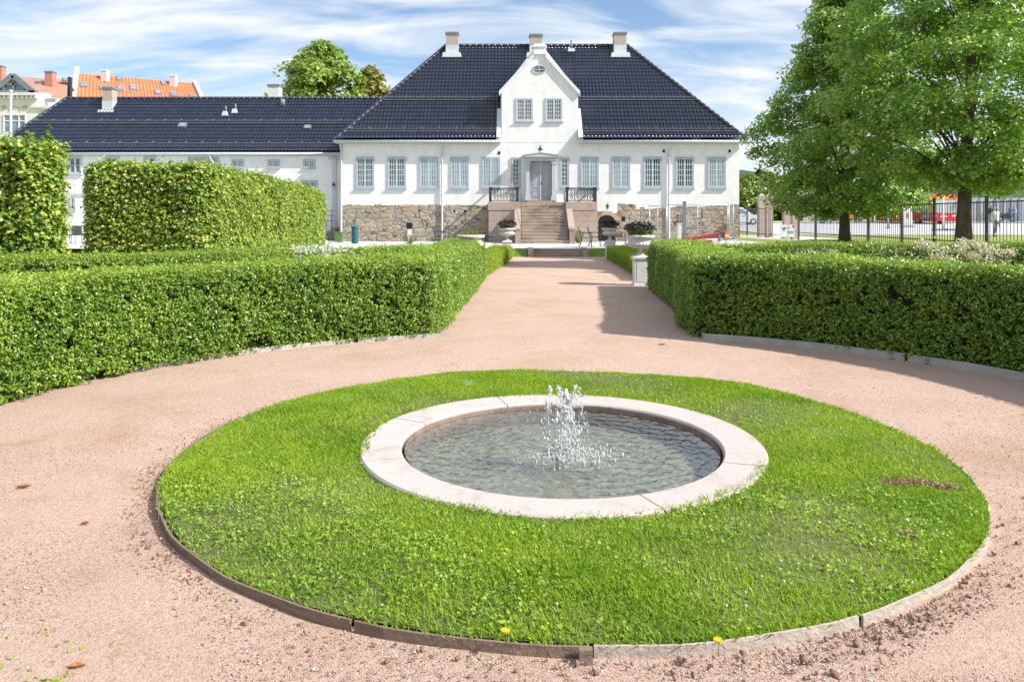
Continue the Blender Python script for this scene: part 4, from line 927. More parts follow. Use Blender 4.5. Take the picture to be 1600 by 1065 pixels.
# cellar arch, small openings and vents
ax0, ax1, az = hx(935), hx(960.5), hz(336); ac = (ax0+ax1)/2; aw = (ax1-ax0)/2
arcp = [(ac+aw*math.cos(t), az-.32+.32*math.sin(t)) for t in np.linspace(0, PI, 13)]
dk = mat('opening_dark', (.012,.011,.012), .9)
a_ = MB().prism([(ax1,ZB)]+arcp+[(ax0,ZB)], HYF-.028, HYF+.2).build('cellar_arch', dk, house)
b = MB()
for k in range(12):
    t0, t1 = PI*k/12+.015, PI*(k+1)/12-.015
    q = [(ac+(aw+r)*math.cos(t), az-.32+(.32+r)*math.sin(t)) for t, r in ((t0,0),(t1,0),(t1,.22),(t0,.22))]; b.prism(q, HYF-.035, HYF+.1)
b.build('arch_stones', noisy('archstone', (.42,.32,.21), (.54,.44,.31), 4, .9, .4), a_)
lantern('wall_lantern', house, hx(948.5), HYF-.02, hz(325), .9)
for px, py, w_, h_ in ((974,342,6,7.5),(640,352.5,8.5,10),(1062,341.5,9,11),(1037,236,3.5,4.5),(1140,236,3.5,4.5),(780,239,3.5,4.5),(710,330,3,4),(727,330,3,4)):
    v = MB().box(hx(px-w_/2), hx(px+w_/2), HYF-.026, HYF+.1, hz(py+h_/2), hz(py-h_/2)).build('vent_opening', dk, house)
    if px == 1062:
        b = MB()
        for k in (1,2,3): b.box(hx(px-w_/2+w_*k/4)-.012, hx(px-w_/2+w_*k/4)+.012, HYF-.045, HYF-.027, hz(py+h_/2), hz(py-h_/2)); b.box(hx(px-w_/2), hx(px+w_/2), HYF-.052, HYF-.046, hz(py-h_/2+h_*k/4)-.012, hz(py-h_/2+h_*k/4)+.012)
        b.build('bars', M['zinc'], v)
MB().box(hx(637), hx(643), HYF-.12, HYF-.021, .3, hz(358)).build('meter_box', M['pedestal'], house)

# ------------------------------------------------------------------ main stone stair
YS0, YS1 = 39.9, 42.9
st = root('stone_staircase', 'pinkish granite front stairs with landing blocks and black iron railings', 'stairs', (hx(845), YS0, .3))
SX0, SX1 = .44, 2.99; LZ = 2.52; NST = 13
def sk(px): return GX(px, 42.3)
for xa, xb in ((sk(763.5), SX0-.004), (SX1+.004, sk(933.3))):
    b = MB(); zc = [.25, .85, 1.45, 2.05, LZ]
    for k in range(4):
        i_ = .0 if k < 3 else -.03
        b.box(xa+i_, xb-i_*0, 42.3+i_, HYF-.03, zc[k]+(.012 if k else 0), zc[k+1])
        if k < 3: b.box(xa+.015, xb-.015, 42.315, HYF-.04, zc[k+1]-.001, zc[k+1]+.013)
    b.build('landing_block', M['granite'], st)
MB().box(SX0, SX1, YS1-.02, HYF-.03, .25, LZ-.008).build('landing', M['granite'], st)
MB().box(hx(823), hx(862.5), HYF-.6, HYF-.025, LZ-.006, hz(314)).build('threshold', M['granite'], st)
for k in range(NST-1):
    z1_ = .3+(LZ-.3)*(k+1)/NST; y0_ = YS0+(YS1-YS0)*k/(NST-1)
    b = MB(); b.box(SX0+.003, SX1-.003, y0_-.004+.004*math.sin(k*2.1), y0_+.30, z1_-.06, z1_); b.box(SX0+.004, SX1-.004, y0_+.01, y0_+.29, z1_-(LZ-.3)/NST-.002, z1_-.06); b.build('step', M['granite'], st)
for xa, xb, sg in ((SX0-.27, SX0-.003, -1), (SX1+.003, SX1+.27, 1)):
    b = MB(); b.prism([(YS0-.12,.25),(42.29,.25),(42.29,2.05),(42.05,2.05),(YS0+.24,1.02),(YS0-.12,1.02)], xa, xb, 'x'); b.prism([(YS0-.16,1.021),(YS0+.26,1.021),(42.1,2.07),(42.29,2.07),(42.29,2.13),(42.0,2.13),(YS0+.2,1.10),(YS0-.16,1.10)], xa-.025, xb+.025, 'x')
    b.build('stair_cheek', M['granite'], st)
def balustrade(xa, xb):
    y = 42.42; z0, z1 = LZ, LZ+.78; b = MB()
    b.box(xa, xb, y-.06, y+.06, z1-.07, z1+.0); b.box(xa+.14, xb-.14, y-.03, y+.03, z0+.05, z0+.09); b.box(xa+.14, xb-.14, y-.03, y+.03, z1-.15, z1-.11)
    for x0 in (xa, xb-.15): b.box(x0, x0+.15, y-.075, y+.075, z0, z1-.071); b.box(x0-.02, x0+.17, y-.095, y+.095, z1+.001, z1+.03)
    side_x = xa+.075 if xa < 1.5 else xb-.075
    b.box(side_x-.06, side_x+.06, y+.08, HYF-.03, z1-.07, z1-.002); b.box(side_x-.03, side_x+.03, y+.08, HYF-.03, z0+.05, z0+.09)
    r_ = b.build('railing', M['iron'], st)
    n = 4; wd = (xb-xa-.30)/n; zm = (z0+z1)/2-.02
    for k in range(n):
        xc_ = xa+.15+wd*(k+.5); b = MB()
        if k < n-1: b.box(xc_+wd/2-.022, xc_+wd/2+.022, y-.025, y+.025, z0+.091, z1-.151)
        b.tube([(xc_+.105*math.cos(t), y, zm+.105*math.sin(t)) for t in np.linspace(0, 2*PI, 17)], .02, 6, False); b.ball((xc_,y,zm), .05, 8, 5)
        for sg in (-1, 1): b.bar((xc_,y,zm+sg*.11),(xc_,y,zm+sg*.26), .022, .022); b.bar((xc_-.11,y,zm),(xc_-.02,y,zm+sg*.25), .016, .016); b.bar((xc_+.11,y,zm),(xc_+.02,y,zm+sg*.25), .016, .016)
        b.build('baluster', M['iron'], r_)
    b = MB()
    for k in range(4): yy = y+.25+k*.32; b.tube([(side_x, yy+.1*math.cos(t), zm+.1*math.sin(t)) for t in np.linspace(0, 2*PI, 13)], .018, 5, False); b.box(side_x-.018, side_x+.018, yy-.17, yy-.14, z0+.091, z1-.071)
    b.build('side_panel', M['iron'], r_)
balustrade(sk(764), sk(810.5)); balustrade(sk(884), sk(932.5))
for sx, sg in ((SX0+.07, 1), (SX1-.07, -1)):
    b = MB(); b.tube([(sx,42.95,LZ),(sx,42.95,LZ+.62)], .022, 6); b.tube([(sx,42.95,LZ+.55),(sx,YS0+.2,1.15)], .012, 6); b.tube([(sx,YS0+.2,.4),(sx,YS0+.2,1.17)], .018, 6); b.build('handrail', M['iron'], st)
# low garden steps between path and terrace
gs = root('garden_steps', 'three low granite garden steps leading from the gravel avenue up to the terrace', 'steps', (1.95, 33, 0))
for x0, x1 in ((.68,.90),(2.99,3.21)): MB().box(x0, x1, 32.25, 33.5, -.05, .36).build('side_block', M['granite'], gs, bevel=.012)
for k in range(3): b = MB(); b.box(.902, 2.988, 32.43+.35*k, 33.49, .1*k+.05, .1*(k+1)); b.box(.903, 2.987, 32.46+.35*k, 33.48, .1*k+.001 if k else -.05, .1*k+.05); b.build('step', M['granite'], gs)

# ------------------------------------------------------------------ white wing on the left
WY = 46.0; KW = WY/F
def wx(px): return (px-CX)*KW
def wz(py): return CAMZ+(HY-py)*KW
wing = root('house_wing', 'low white wing with long dark glazed roof, joined to the left of the manor house', 'house', (-20, WY, .3))
WX0, WX1, WZE = -31.0, XL_+.3, wz(240)
MB().box(WX0, WX1, WY, WY+8, .25, WZE+.05).build('wall', M['plaster'], wing)
EYw, EZw, RYw, RZw = WY-.22, WZE+.03, WY+4.0, GZ(155, 50.0)
runw, risew = RYw-EYw, RZw-EZw; SLw = math.hypot(runw, risew); Vw = (0, runw/SLw, risew/SLw); Nw = (0, -risew/SLw, runw/SLw)
hip = 2.0; b = MB()
tile_slope(b, (WX0-.4,EYw,EZw), (1,0,0), Vw, Nw, lambda v: (hip+.4)*v/SLw, lambda v: WX1+.6-WX0+5.5*v/SLw, SLw, bell=lambda v: .14*max(0, 1-v/1.)**2)
wroof = b.build('roof', M['tile'], wing, fix=False)
b = MB(); BYw = RYw+runw
b.add([(WX0-.4,EYw,EZw),(WX0+hip,RYw,RZw),(WX0-.4,BYw,EZw)], [(0,1,2)]); b.add([(WX0-.4,BYw,EZw),(WX1,BYw,EZw),(WX1,RYw,RZw),(WX0+hip,RYw,RZw)], [(3,2,1,0)]); b.build('roof_back', M['tile'], wing, fix=False)
b = MB(); ridge_tiles(b, (WX0+hip,RYw,RZw+.05), (WX1+4.5,RYw,RZw+.05), .12); ridge_tiles(b, (WX0-.3,EYw+.1,EZw+.1), (WX0+hip,RYw,RZw+.05), .12); b.build('ridge_tiles', M['tileridge'], wroof)
for vv in (.55, 2.85):
    p = np.array((0,EYw,EZw))+vv*np.array(Vw)+.13*np.array(Nw); x0, x1 = WX0-.4+(hip+.4)*vv/SLw+.2, WX1+.3; b = MB()
    b.bar((x0,p[1],p[2]),(x1,p[1],p[2]), .04, .04); b.bar((x0,p[1]-.02,p[2]+.16),(x1,p[1]-.02,p[2]+.16), .04, .04)
    for xx in np.arange(x0+.3, x1, 1.0): b.bar((xx,p[1]+.10,p[2]-.16),(xx,p[1]-.02,p[2]+.18), .035, .05); b.bar((xx,p[1]+.42,p[2]+.3),(xx,p[1]-.02,p[2]+.16), .03, .03)
    b.build('snow_guard', M['snowguard'], wroof)
MB().box(WX0-.36, WX1, EYw+.06, WY-.002, EZw-.18, EZw-.01).build('eave_soffit', M['trimlight'], wing)
MB().tube([(WX0-.43,EYw-.03,EZw-.05),(WX1-.5,EYw-.03,EZw-.05)], .085, 10).build('gutter', M['gutter'], wing)
def zw_at(y): return EZw+(y-EYw)*risew/runw
chimney(wing, GX(171.5,49.4), 49.4, zw_at(49.02)-.05, GZ(137,49.4), .62, .62, 'chimneybrick')
c_ = chimney(wing, GX(430,50.3), 50.3, GZ(158,50.3), GZ(133,50.3), .72, .7, 'pedestal', flash=False)
def onroof(px, py, dn=.12):   # point of the wing's front slope seen at that picture position
    for d in np.linspace(EYw, RYw, 400):
        if GZ(py,d) >= EZw+(d-EYw)*risew/runw: continue
        x = GX(px,d); return (x, d-.0, EZw+(d-EYw)*risew/runw)
    return (GX(px,47.5), 47.5, EZw+(47.5-EYw)*risew/runw)
for px, y, w_, l_ in ((286,47.75,.5,.45),(481,47.6,.42,.35)):
    x = GX(px,y); b = MB(); p0 = np.array((x,y,zw_at(y))); n_ = np.array(Nw); v_ = np.array(Vw)
    b.bar(p0+n_*.10-v_*l_/2, p0+n_*.10+v_*l_/2, w_, .12, Nw); h_ = b.build('roof_hatch', M['snowguard'], wroof)
    MB().bar(p0+n_*.165-v_*(l_/2-.06), p0+n_*.165+v_*(l_/2-.06), w_-.12, .012, Nw).build('hatch_glass', M['glass_far'], h_)
for px, y in ((353,48.75),(368,48.95)):
    x = GX(px,y); v = MB().tube([(x,y,zw_at(y)),(x,y,zw_at(y)+.5)], .05, 8).build('vent_pipe', M['greypost'], wroof)
    MB().prism([(x-.2,zw_at(y)-.12),(x+.2,zw_at(y)-.12),(x+.12,zw_at(y)+.16),(x-.12,zw_at(y)+.16)], y-.22, y-.12).build('flashing', M['whitemetal'], v)
x = GX(443,49.6); MB().tube([(x,49.4,zw_at(49.4)),(x,49.4,zw_at(49.4)+.45)], .16, 8).build('vent_pipe', M['greypost'], wroof)
WW = win_mesh(18.5*KW, 13*KW, 2, 2, 2, 's', M['trim'], casing=.06)
for px in (371.5, 427.5, 483): put_window(wing, WW, wx(px), WY, wz(262.5), False)
W2 = win_mesh(20*KW, 27*KW, 1, 2, 2, 't', M['trimlight'], casing=.06)
put_window(wing, W2, wx(118), WY, wz(272), False)
for px in (176, 234): put_window(wing, W2, wx(px), WY, wz(272), False)
W3 = win_mesh(14*KW, 21*KW, 1, 2, 2, 'u', M['trim'], casing=.06); put_window(wing, W3, wx(111), WY, wz(329), False)
W4 = win_mesh(26*KW, 28*KW, 3, 3, 2, 'v', M['trim'], casing=.06); put_window(wing, W4, wx(483), WY, wz(310), False); put_window(wing, W4, wx(400), WY, wz(310), False)
MB().box(wx(60), wx(285), WY-.10, WY-.002, wz(303), wz(300)).build('wall_ledge', M['plaster'], wing)
MB().box(wx(294), wx(342), WY-.03, WY+.1, wz(254.5), wz(246)).build('louvre', M['trim'], wing)
b = MB(); b.tube([(wx(331),EYw-.03,EZw-.1),(wx(331),EYw,EZw-.35),(wx(336),WY-.1,wz(256)),(wx(346),WY-.1,wz(264)),(wx(346),WY-.1,.4)], .05, 8); b.build('downspout', M['gutter'], wing)
MB().box(wx(519.5), wx(525.5), WY-.16, WY-.002, .3, wz(246)).build('corner_pilaster', M['trimlight'], wing)
MB().box(wx(514), wx(531), WY-.2, WY-.161, wz(249), wz(246)).build('pilaster_head', M['trim'], wing)
lantern('wall_lantern', wing, wx(523.5), WY-.16, wz(293), 1.0)
sst = root('side_steps', 'dark stone side steps with thin iron railing in the corner by the wing', 'stairs', (wx(518), WY-1, .3))
for k in range(4): MB().box(wx(504)+.26*k, wx(531), WY-1.2, WY-.22, .3 if k == 0 else .3+.19*k+.002, .3+.19*(k+1)).build('step', noisy('darkstone', (.15,.14,.13), (.26,.25,.23), 6, .9, .4), sst)
b = MB()
for k, (xa, za) in enumerate(((wx(502),.3),(wx(509),.68),(wx(517),1.06),(wx(525),1.06))): b.tube([(xa,WY-1.15,za),(xa,WY-1.15,za+1.0)], .018, 5)
for dz in (1.0,.7,.4): b.tube([(wx(502),WY-1.15,.3+dz),(wx(517),WY-1.15,1.06+dz),(wx(530),WY-1.15,1.06+dz)], .014, 5)
b.build('railing', M['iron'], sst)

# ------------------------------------------------------------------ buildings far left
cb = root('cream_building', 'cream apartment house with glazed gable and dull red roof behind the wing', 'building', (GX(30,72), 72, .8))
D = 72
b = MB(); b.box(GX(-140,D), GX(58,D), D, D+9, .5, GZ(149,D)); b.build('wall', M['cream'], cb)
b = MB(); b.box(GX(56,D+2), GX(112,D+2), D+2, D+9, .5, GZ(163,D+2)); b.build('wall', noisy('greenwall', (.52,.60,.50), (.58,.66,.55), 2, .85), cb)
b = MB(); b.box(GX(-140,D), GX(60,D), D-.5, D, GZ(150,D), GZ(146,D)); b.box(GX(50,D), GX(78,D), D-.2, D+2, GZ(168.5,D), GZ(165,D))
for k in range(9): b.box(GX(2+k*7,D), GX(4.5+k*7,D), D-.42, D-.002, GZ(154.5,D), GZ(150.2,D))
b.build('cornice', M['cream'], cb)
b = MB(); z0_, z1_ = GZ(152,D+3), GZ(121,D+8)
b.add([(GX(-140,D+3),D+1,z0_),(GX(104,D+3),D+3,GZ(165,D+3)),(GX(106,D+8),D+8,GZ(124.5,D+8)),(GX(-140,D+8),D+8,GZ(110,D+8))], [(0,1,2,3)]); b.add([(GX(-140,D+8),D+8,GZ(110,D+8)),(GX(106,D+8),D+8,GZ(124.5,D+8)),(GX(104,D+8),D+13,z0_-1),(GX(-140,D+8),D+13,z0_)], [(0,1,2,3)])
rf = b.build('roof', M['rustroof'], cb, fix=False)
for px, pt, w_ in ((2,103,8),(79,112,12)): chimney(rf, GX(px,D+6.5), D+6.5, GZ(126,D+6.5), GZ(pt,D+6.5), w_*(D+6.5)/F, .7, 'redbrick', flash=False)
MB().tube([(GX(100,D+7),D+7,GZ(131,D+7)),(GX(100,D+7),D+7,GZ(122,D+7))], .2, 8).build('vent_pipe', M['greypost'], rf)
MB().box(GX(54.5,D+4.5), GX(62.5,D+4.5), D+4.4, D+4.6, GZ(131.5,D+4.5), GZ(127,D+4.5)).build('skylight', M['glass_far'], rf)
MB().box(GX(107,D+7), GX(111.5,D+7), D+6.8, D+7.2, GZ(153,D+7), GZ(121,D+7)).build('party_wall', M['iron'], cb)
b = MB(); gx0, gx1, gxm = GX(-12,D), GX(56,D), GX(21.5,D); zb, zt = GZ(146,D), GZ(118,D)
fr_ = [(gx0,zb),(gx1,zb),(gxm,zt)]
for a, c in zip(fr_, fr_[1:]+fr_[:1]): b.bar((a[0],D-.05,a[1]),(c[0],D-.05,c[1]), .5, .34, (0,-1,0))
b.bar((gxm,D-.05,zb),(gxm,D-.05,zt), .2, .12, (0,-1,0)); b.bar((gx0*.5+gxm*.5,D-.05,zb+(zt-zb)*.5),(gx1*.5+gxm*.5,D-.05,zb+(zt-zb)*.5), .2, .12, (0,-1,0))
for s_ in (-.45,.45): b.bar((gxm+(gx1-gxm)*s_,D-.05,zb),(gxm+(gx1-gxm)*s_,D-.05,zb+(zt-zb)*(1-abs(s_))), .2, .1, (0,-1,0))
gg = b.build('glazed_gable', M['greypost'], cb); MB().prism(fr_, D+.05, D+.3).build('glass', M['glass_far'], gg)
wn_ = MB(); wn_.box(GX(6,D), GX(41,D), D-.10, D-.03, GZ(180.5,D), GZ(178.5,D)); 
for px in (6, 17.5, 29.5, 39.5): wn_.box(GX(px,D), GX(px+1.6,D), D-.09, D-.02, GZ(206,D), GZ(180.6,D))
wn_.box(GX(6,D), GX(41,D), D-.08, D-.015, GZ(190,D), GZ(188.5,D)); wo = wn_.build('window', M['pedestal'], cb); MB().box(GX(6.5,D), GX(40.5,D), D-.012, D+.1, GZ(206,D), GZ(180.6,D)).build('glass', M['glass_far'], wo)
b = MB()
for px in (6.5, 39): b.tube([(GX(px,D)+.18*math.cos(t), D-.03, GZ(168.5,D)+.15*math.sin(t)) for t in np.linspace(0,2*PI,13)], .05, 5, False)
b.tube([(GX(23,D)+.55*math.cos(t), D-.02, GZ(175,D)+.5*math.sin(t)) for t in np.linspace(0,PI,13)], .03, 5, False); b.build('wall_ornament', noisy('ornament', (.3,.28,.22), (.4,.37,.3), 5, .8), cb)
b = MB(); b.box(GX(70,D+3), GX(78,D+3), D+2.0, D+3.2, GZ(152.5,D+3), GZ(147,D+3)); b.box(GX(69,D+3), GX(107,D+3), D+1.2, D+1.5, GZ(160,D+1), GZ(153,D+1)); b.build('dormer', M['pedestal'], cb); 
MB().box(GX(76,D+3), GX(104,D+3), D+1.1, D+1.19, GZ(158.5,D+1), GZ(154,D+1)).build('dormer_glass', M['glass_far'], cb)
ob = root('orange_roof_building', 'far apartment house with long bright orange roof and skylights behind the wing', 'building', (GX(215,88), 88, 1))
def op(u, v):   # point on the orange slope, u along, v up
    e0, e1 = np.array(P(117,166,80)), np.array(P(322,172,90)); r0, r1 = np.array(P(123,115.5,86)), np.array(P(303,131,96))
    return (e0*(1-u)+e1*u)*(1-v)+(r0*(1-u)+r1*u)*v
b = MB(); NU = 70
for k in range(NU+1):
    u = k/NU; hgt = .12 if k % 2 else 0
    for v in (0,1): q = op(u,v)+np.array((0,-.6,.8))*hgt; b.v.append(tuple(q))
for k in range(NU): b.f.append((2*k, 2*k+2, 2*k+3, 2*k+1)); b.sm.append(False)
back = [tuple(op(0,1)), tuple(op(1,1)), tuple(op(1,1)+np.array((1,7,-5))), tuple(op(0,1)+np.array((1,7,-5)))]; b.add(back, [(0,1,2,3)])
orf = b.build('roof', M['orange'], ob, fix=False)
b = MB(); q0, q1 = op(0,0), op(1,0); b.add([tuple(q0-(0,0,12)), tuple(q1-(0,0,12)), tuple(q1), tuple(q0)], [(0,1,2,3)]); b.add([tuple(q0-(0,0,12)), tuple(q0), tuple(op(0,1)), tuple(op(0,1)+np.array((1,7,-5))), tuple(op(0,1)+np.array((1,7,-17)))], [(0,1,2,3,4)]); b.add([tuple(q1-(0,0,12)), tuple(q1), tuple(op(1,1)), tuple(op(1,1)+np.array((1,7,-5))), tuple(op(1,1)+np.array((1,7,-17)))], [(4,3,2,1,0)])
b.build('wall', M['cream'], ob, fix=False)
b = MB(); b.bar(op(-.012,-.3)+(0,0,.1), op(-.012,1)+(0,0,.5), .45, .7); b.build('gable_parapet', noisy('parapet', (.45,.47,.48), (.55,.56,.57), 2, .8), ob)
b = MB(); b.bar(op(1.005,-.3)+(0,0,.1), op(1.005,1)+(0,0,.2), .45, .4); b.build('gable_parapet', noisy('parapetr', (.45,.47,.48), (.55,.56,.57), 2, .8), ob)
for u, v, w_ in ((.055,.55,.055),(.20,.50,.05),(.33,.86,.04),(.335,.50,.05),(.44,.56,.055),(.64,.46,.05),(.71,.82,.04),(.77,.42,.055),(.93,.34,.045)):
    b = MB(); n_ = np.array((0,-.62,.78)); a, c = op(u-w_/2,v), op(u+w_/2,v+0*.01); vv_ = (op(u,v+.16)-op(u,v))
    b.add([tuple(a+n_*.22), tuple(c+n_*.22), tuple(c+vv_+n_*.22), tuple(a+vv_+n_*.22), tuple(a), tuple(c), tuple(c+vv_), tuple(a+vv_)], [(0,1,2,3),(0,4,5,1),(1,5,6,2),(2,6,7,3),(3,7,4,0)])
    sk_ = b.build('skylight', M['greypost'], orf); b = MB(); i_ = .12
    q = [a*(1-i_)+c*i_, c*(1-i_)+a*i_]; b.add([tuple(q[0]+vv_*.1+n_*.235), tuple(q[1]+vv_*.1+n_*.235), tuple(q[1]+vv_*.9+n_*.235), tuple(q[0]+vv_*.9+n_*.235)], [(0,1,2,3)]); b.build('pane', M['glass_far'], sk_, fix=False)
b = MB(); b.bar(op(.0,.14)+(0,-.2,.3), op(1,.14)+(0,-.2,.3), .08, .3); b.build('snow_guard', noisy('guardpale', (.55,.45,.4), (.65,.55,.5), 3, .6), orf)
for px, d, pt, pb, w_ in ((164,87,110,120,9),(271,93,118,134,9)): chimney(orf, GX(px,d), d, GZ(pb,d), GZ(pt,d), w_*d/F, .7, 'urn', flash=False, cap='pedestal')
fp_ = root('flagpole', 'thin grey flagpole rising behind the tall hedge at the far left', 'flagpole', (GX(17,40), 40, .3))
MB().tube([(GX(17,40),40,.3),(GX(17,40),40,GZ(144,40))], [.09,.06], 10).build('pole', M['zinc'], fp_); MB().ball((GX(17,40),40,GZ(143,40)), .1, 10, 6).build('pole_cap', M['zinc'], fp_)

# ------------------------------------------------------------------ urns and pedestals on the avenue
def pedestal_me():
    b = MB(); b.box(-.19,.19,-.19,.19,-.03,.04); b.box(-.165,.165,-.165,.165,.0405,.63); b.box(-.185,.185,-.185,.185,.6305,.655); b.box(-.2,.2,-.2,.2,.6555,.70)
    for sx in (-1,1):
        b.box(sx*.165-(.008 if sx < 0 else 0), sx*.165+(.008 if sx > 0 else 0), -.11,.11,.10,.57); b.box(-.11,.11, sx*.165-(.008 if sx < 0 else 0), sx*.165+(.008 if sx > 0 else 0),.10,.57)
    b.add([(-.2,-.2,.7002),(.2,-.2,.7002),(.2,.2,.7002),(-.2,.2,.7002),(-.07,-.07,.745),(.07,-.07,.745),(.07,.07,.745),(-.07,.07,.745)], [(0,1,5,4),(1,2,6,5),(2,3,7,6),(3,0,4,7),(4,5,6,7)])
    return b.mesh('pedestal', M['pedestal'])
def urn_parts():
    a = MB().lathe([(.085,.745),(.09,.775),(.055,.80),(.045,.85),(.06,.885),(.085,.90)], (0,0,0), 20).mesh('foot', M['urn'])
    c = MB().lathe([(.08,.8995),(.19,.915),(.29,.955),(.318,1.0),(.30,1.045),(.262,1.062)], (0,0,0), 96, 22, .075, (.91,1.05), caps=False).mesh('bowl', M['urn'])
    e = MB().lathe([(.262,1.0605),(.255,1.12),(.27,1.15)], (0,0,0), 40, caps=False).mesh('neck', M['urn'])
    r_ = MB().lathe([(.265,1.145),(.325,1.15),(.35,1.185),(.335,1.222),(.29,1.228),(.27,1.20),(.24,1.19),(.001,1.19)], (0,0,0), 96, 34, .028, (1.14,1.225), caps=False).mesh('rim', M['urn'])
    return a, c, e, r_
pm = pedestal_me(); um = urn_parts()
def urn_set(x, y, labs, plantkind, seed, size=1.):
    p = tag(link('pedestal', pm, None, (x,y,0)), labs[0], 'pedestal', 'white pedestals along the avenue')
    u = root('stone_urn', labs[1], 'urn', (x,y,0), 0, 'carved stone urns along the avenue')
    for nm, me in zip(('foot','bowl','neck','rim'), um): link(nm, me, u)
    g = np.random.default_rng(seed)
    o = root('potted_plant', labs[2], 'plant', (x,y,1.19), 0, 'plants in the stone urns')
    k = int(420*size); a = g.uniform(0,2*PI,k); rr_ = .27*size*g.uniform(0,1,k)**.6; hh_ = .22*size*g.uniform(.1,1,k)
    if plantkind == 'pale':
        leaves('foliage', np.stack([x+rr_*np.cos(a), y+rr_*np.sin(a), 1.20+hh_*(1.05-.9*(rr_/.3)**2)], 1), np.tile([0,0,.5],(k,1)), .055, M['paleplant'], .4, .9, 0, o, (x,y,1.19))
    else:
        leaves('green_foliage', np.stack([x+rr_*np.cos(a), y+rr_*np.sin(a), 1.20+hh_*.85], 1), np.stack([np.cos(a),np.sin(a),.4+0*a],1), .085, M['greenplant'], .6, .6, 0, o, (x,y,1.19))
        k = int(360*size); a = g.uniform(0,2*PI,k); rr_ = .36*size*g.uniform(.1,1,k)**.5
        leaves('dark_foliage', np.stack([x+rr_*np.cos(a), y+rr_*np.sin(a), 1.30+.20*size*(1-.55*(rr_/.36)**2)+g.normal(0,.035,k)], 1), np.stack([.6*np.cos(a),.6*np.sin(a),.6+0*a],1), .08, M['darkplant'], .6, .6, 0, o, (x,y,1.19))
        b = MB()
        for q in range(14): t = q*.9; r_ = .1+.016*q; b.tube([(x+.3*r_*math.cos(t),y+.3*r_*math.sin(t),1.18),(x+r_*math.cos(t),y+r_*math.sin(t),1.33)], .006, 4, False)
        b.build('stems', M['stem'], o)
urn_set(3.13, 18.75, ('white pedestal at the corner of the big hedge on the right','big carved stone urn showing over the hedge right of the avenue','dark purple and green plant in the nearest urn on the right'), 'dark', 1, 1.1)
urn_set(-1.02, 18.9, ('white pedestal hidden behind the big hedge on the left','wide carved stone bowl showing over the hedge left of the avenue','low yellowish plant in the stone bowl over the left hedge'), 'pale', 2, .8)
urn_set(-.20, 31.2, ('white pedestal at the far end of the small hedge on the left','carved stone urn left of the garden steps, before the left stair block','dark purple plant in the urn left of the garden steps'), 'dark', 3, 1.1)
urn_set(4.0, 31.4, ('white pedestal at the far end of the small hedge on the right','carved stone urn right of the garden steps, before the cellar arch','dark purple plant in the urn right of the garden steps'), 'dark', 4, 1.05)

# ------------------------------------------------------------------ terrace furniture
def chair_proto(label, loc, rz):
    o = root('garden_chair', label, 'chair', (0,0,0), 0, 'black metal garden chairs on the terrace')
    b = MB(); b.prism([(-.24,.42),(.22,.45),(.23,.462),(-.24,.434)], -.23, .23); 
    for k in range(9): b.box(-.235+.05*k, -.225+.05*k, -.23, .23, .437+.0033*k, .452+.0033*k)
    b.build('seat', M['iron'], o)
    b = MB(); b.bar((-.24,-.23,.44),(-.40,-.23,.92), .025, .025, (0,1,0)); b.bar((-.24,.23,.44),(-.40,.23,.92), .025, .025, (0,1,0)); b.bar((-.40,-.24,.92),(-.40,.24,.92), .03, .03)
    b.bar((-.255,0,.47),(-.39,0,.90), .42, .010, (1,0,.3)); b.build('backrest', M['fenceiron'], o)
    for sy in (-.235,.235): MB().tube([(.22,sy,0),(.20,sy,.30),(.24,sy,.44),(.22,sy,.64),(.05,sy,.67),(-.30,sy,.66)], .014, 6).build('front_leg', M['iron'], o); MB().tube([(-.36,sy,0),(-.27,sy,.22),(-.24,sy,.44)], .014, 6).build('back_leg', M['iron'], o)
    o.location = loc; o.rotation_euler = (0,0,rz); return o
ch = chair_proto('black garden chair left of the stone stair, between the bowl and the pedestal', (GX(763,36),36,.3), math.radians(170))
for px, d, rz, lab in ((690,37,-20,'black garden chair by the wall downspout, half behind the left hedge'),(917,34.6,-8,'black garden chair nearest the garden steps on the right'),(931,35.6,-12,'black garden chair beside the one nearest the garden steps, before the right urn'),(968,36,170,'black garden chair between the two stone urns on the right'),(986,37.2,150,'black garden chair just left of the plant in the nearest urn'),
                       (107,39.5,60,'garden chair in the gap between the tall hedges, left one'),(120,40.5,120,'garden chair in the gap between the tall hedges, right one')):
    dup(ch, (GX(px,d),d,.3), math.radians(rz), lab)
def table(label, x, y):
    o = root('garden_table', label, 'table', (x,y,.3), 0, 'round black garden tables')
    MB().lathe([(.34,.70),(.35,.715),(.34,.73)], (x,y,.3), 28).build('tabletop', M['fenceiron'], o)
    for k in range(4): t = PI/4+k*PI/2; MB().tube([(x+.30*math.cos(t),y+.30*math.sin(t),.3),(x+.08*math.cos(t),y+.08*math.sin(t),.62),(x+.16*math.cos(t),y+.16*math.sin(t),1.0)], .013, 6).build('leg', M['iron'], o)
table('round black garden table among the chairs right of the stair', GX(950,35.6), 35.6); table('round black garden table behind the wide stone bowl on the left', GX(728,37), 37)
plant('rose_bush', 'small rose bush with white blooms beside the right stair block', GX(905,40.2), 40.2, .75, .42, 34, 7, M['whitepetal'], 'roses by the stair', .3, .05)
plant('rose_bush', 'low reddish plant at the foot of the stone base on the left', GX(640,39), 39, .45, .4, 22, 4, M['deadleaf'], 'plants at the stone base', .3, .05)
lb = root('litter_bin', 'dark teal litter bin standing before the stone base of the house', 'bin', (GX(554.5,40),40,.3))
tm = noisy('teal', (.015,.10,.13), (.03,.15,.18), 5, .4)
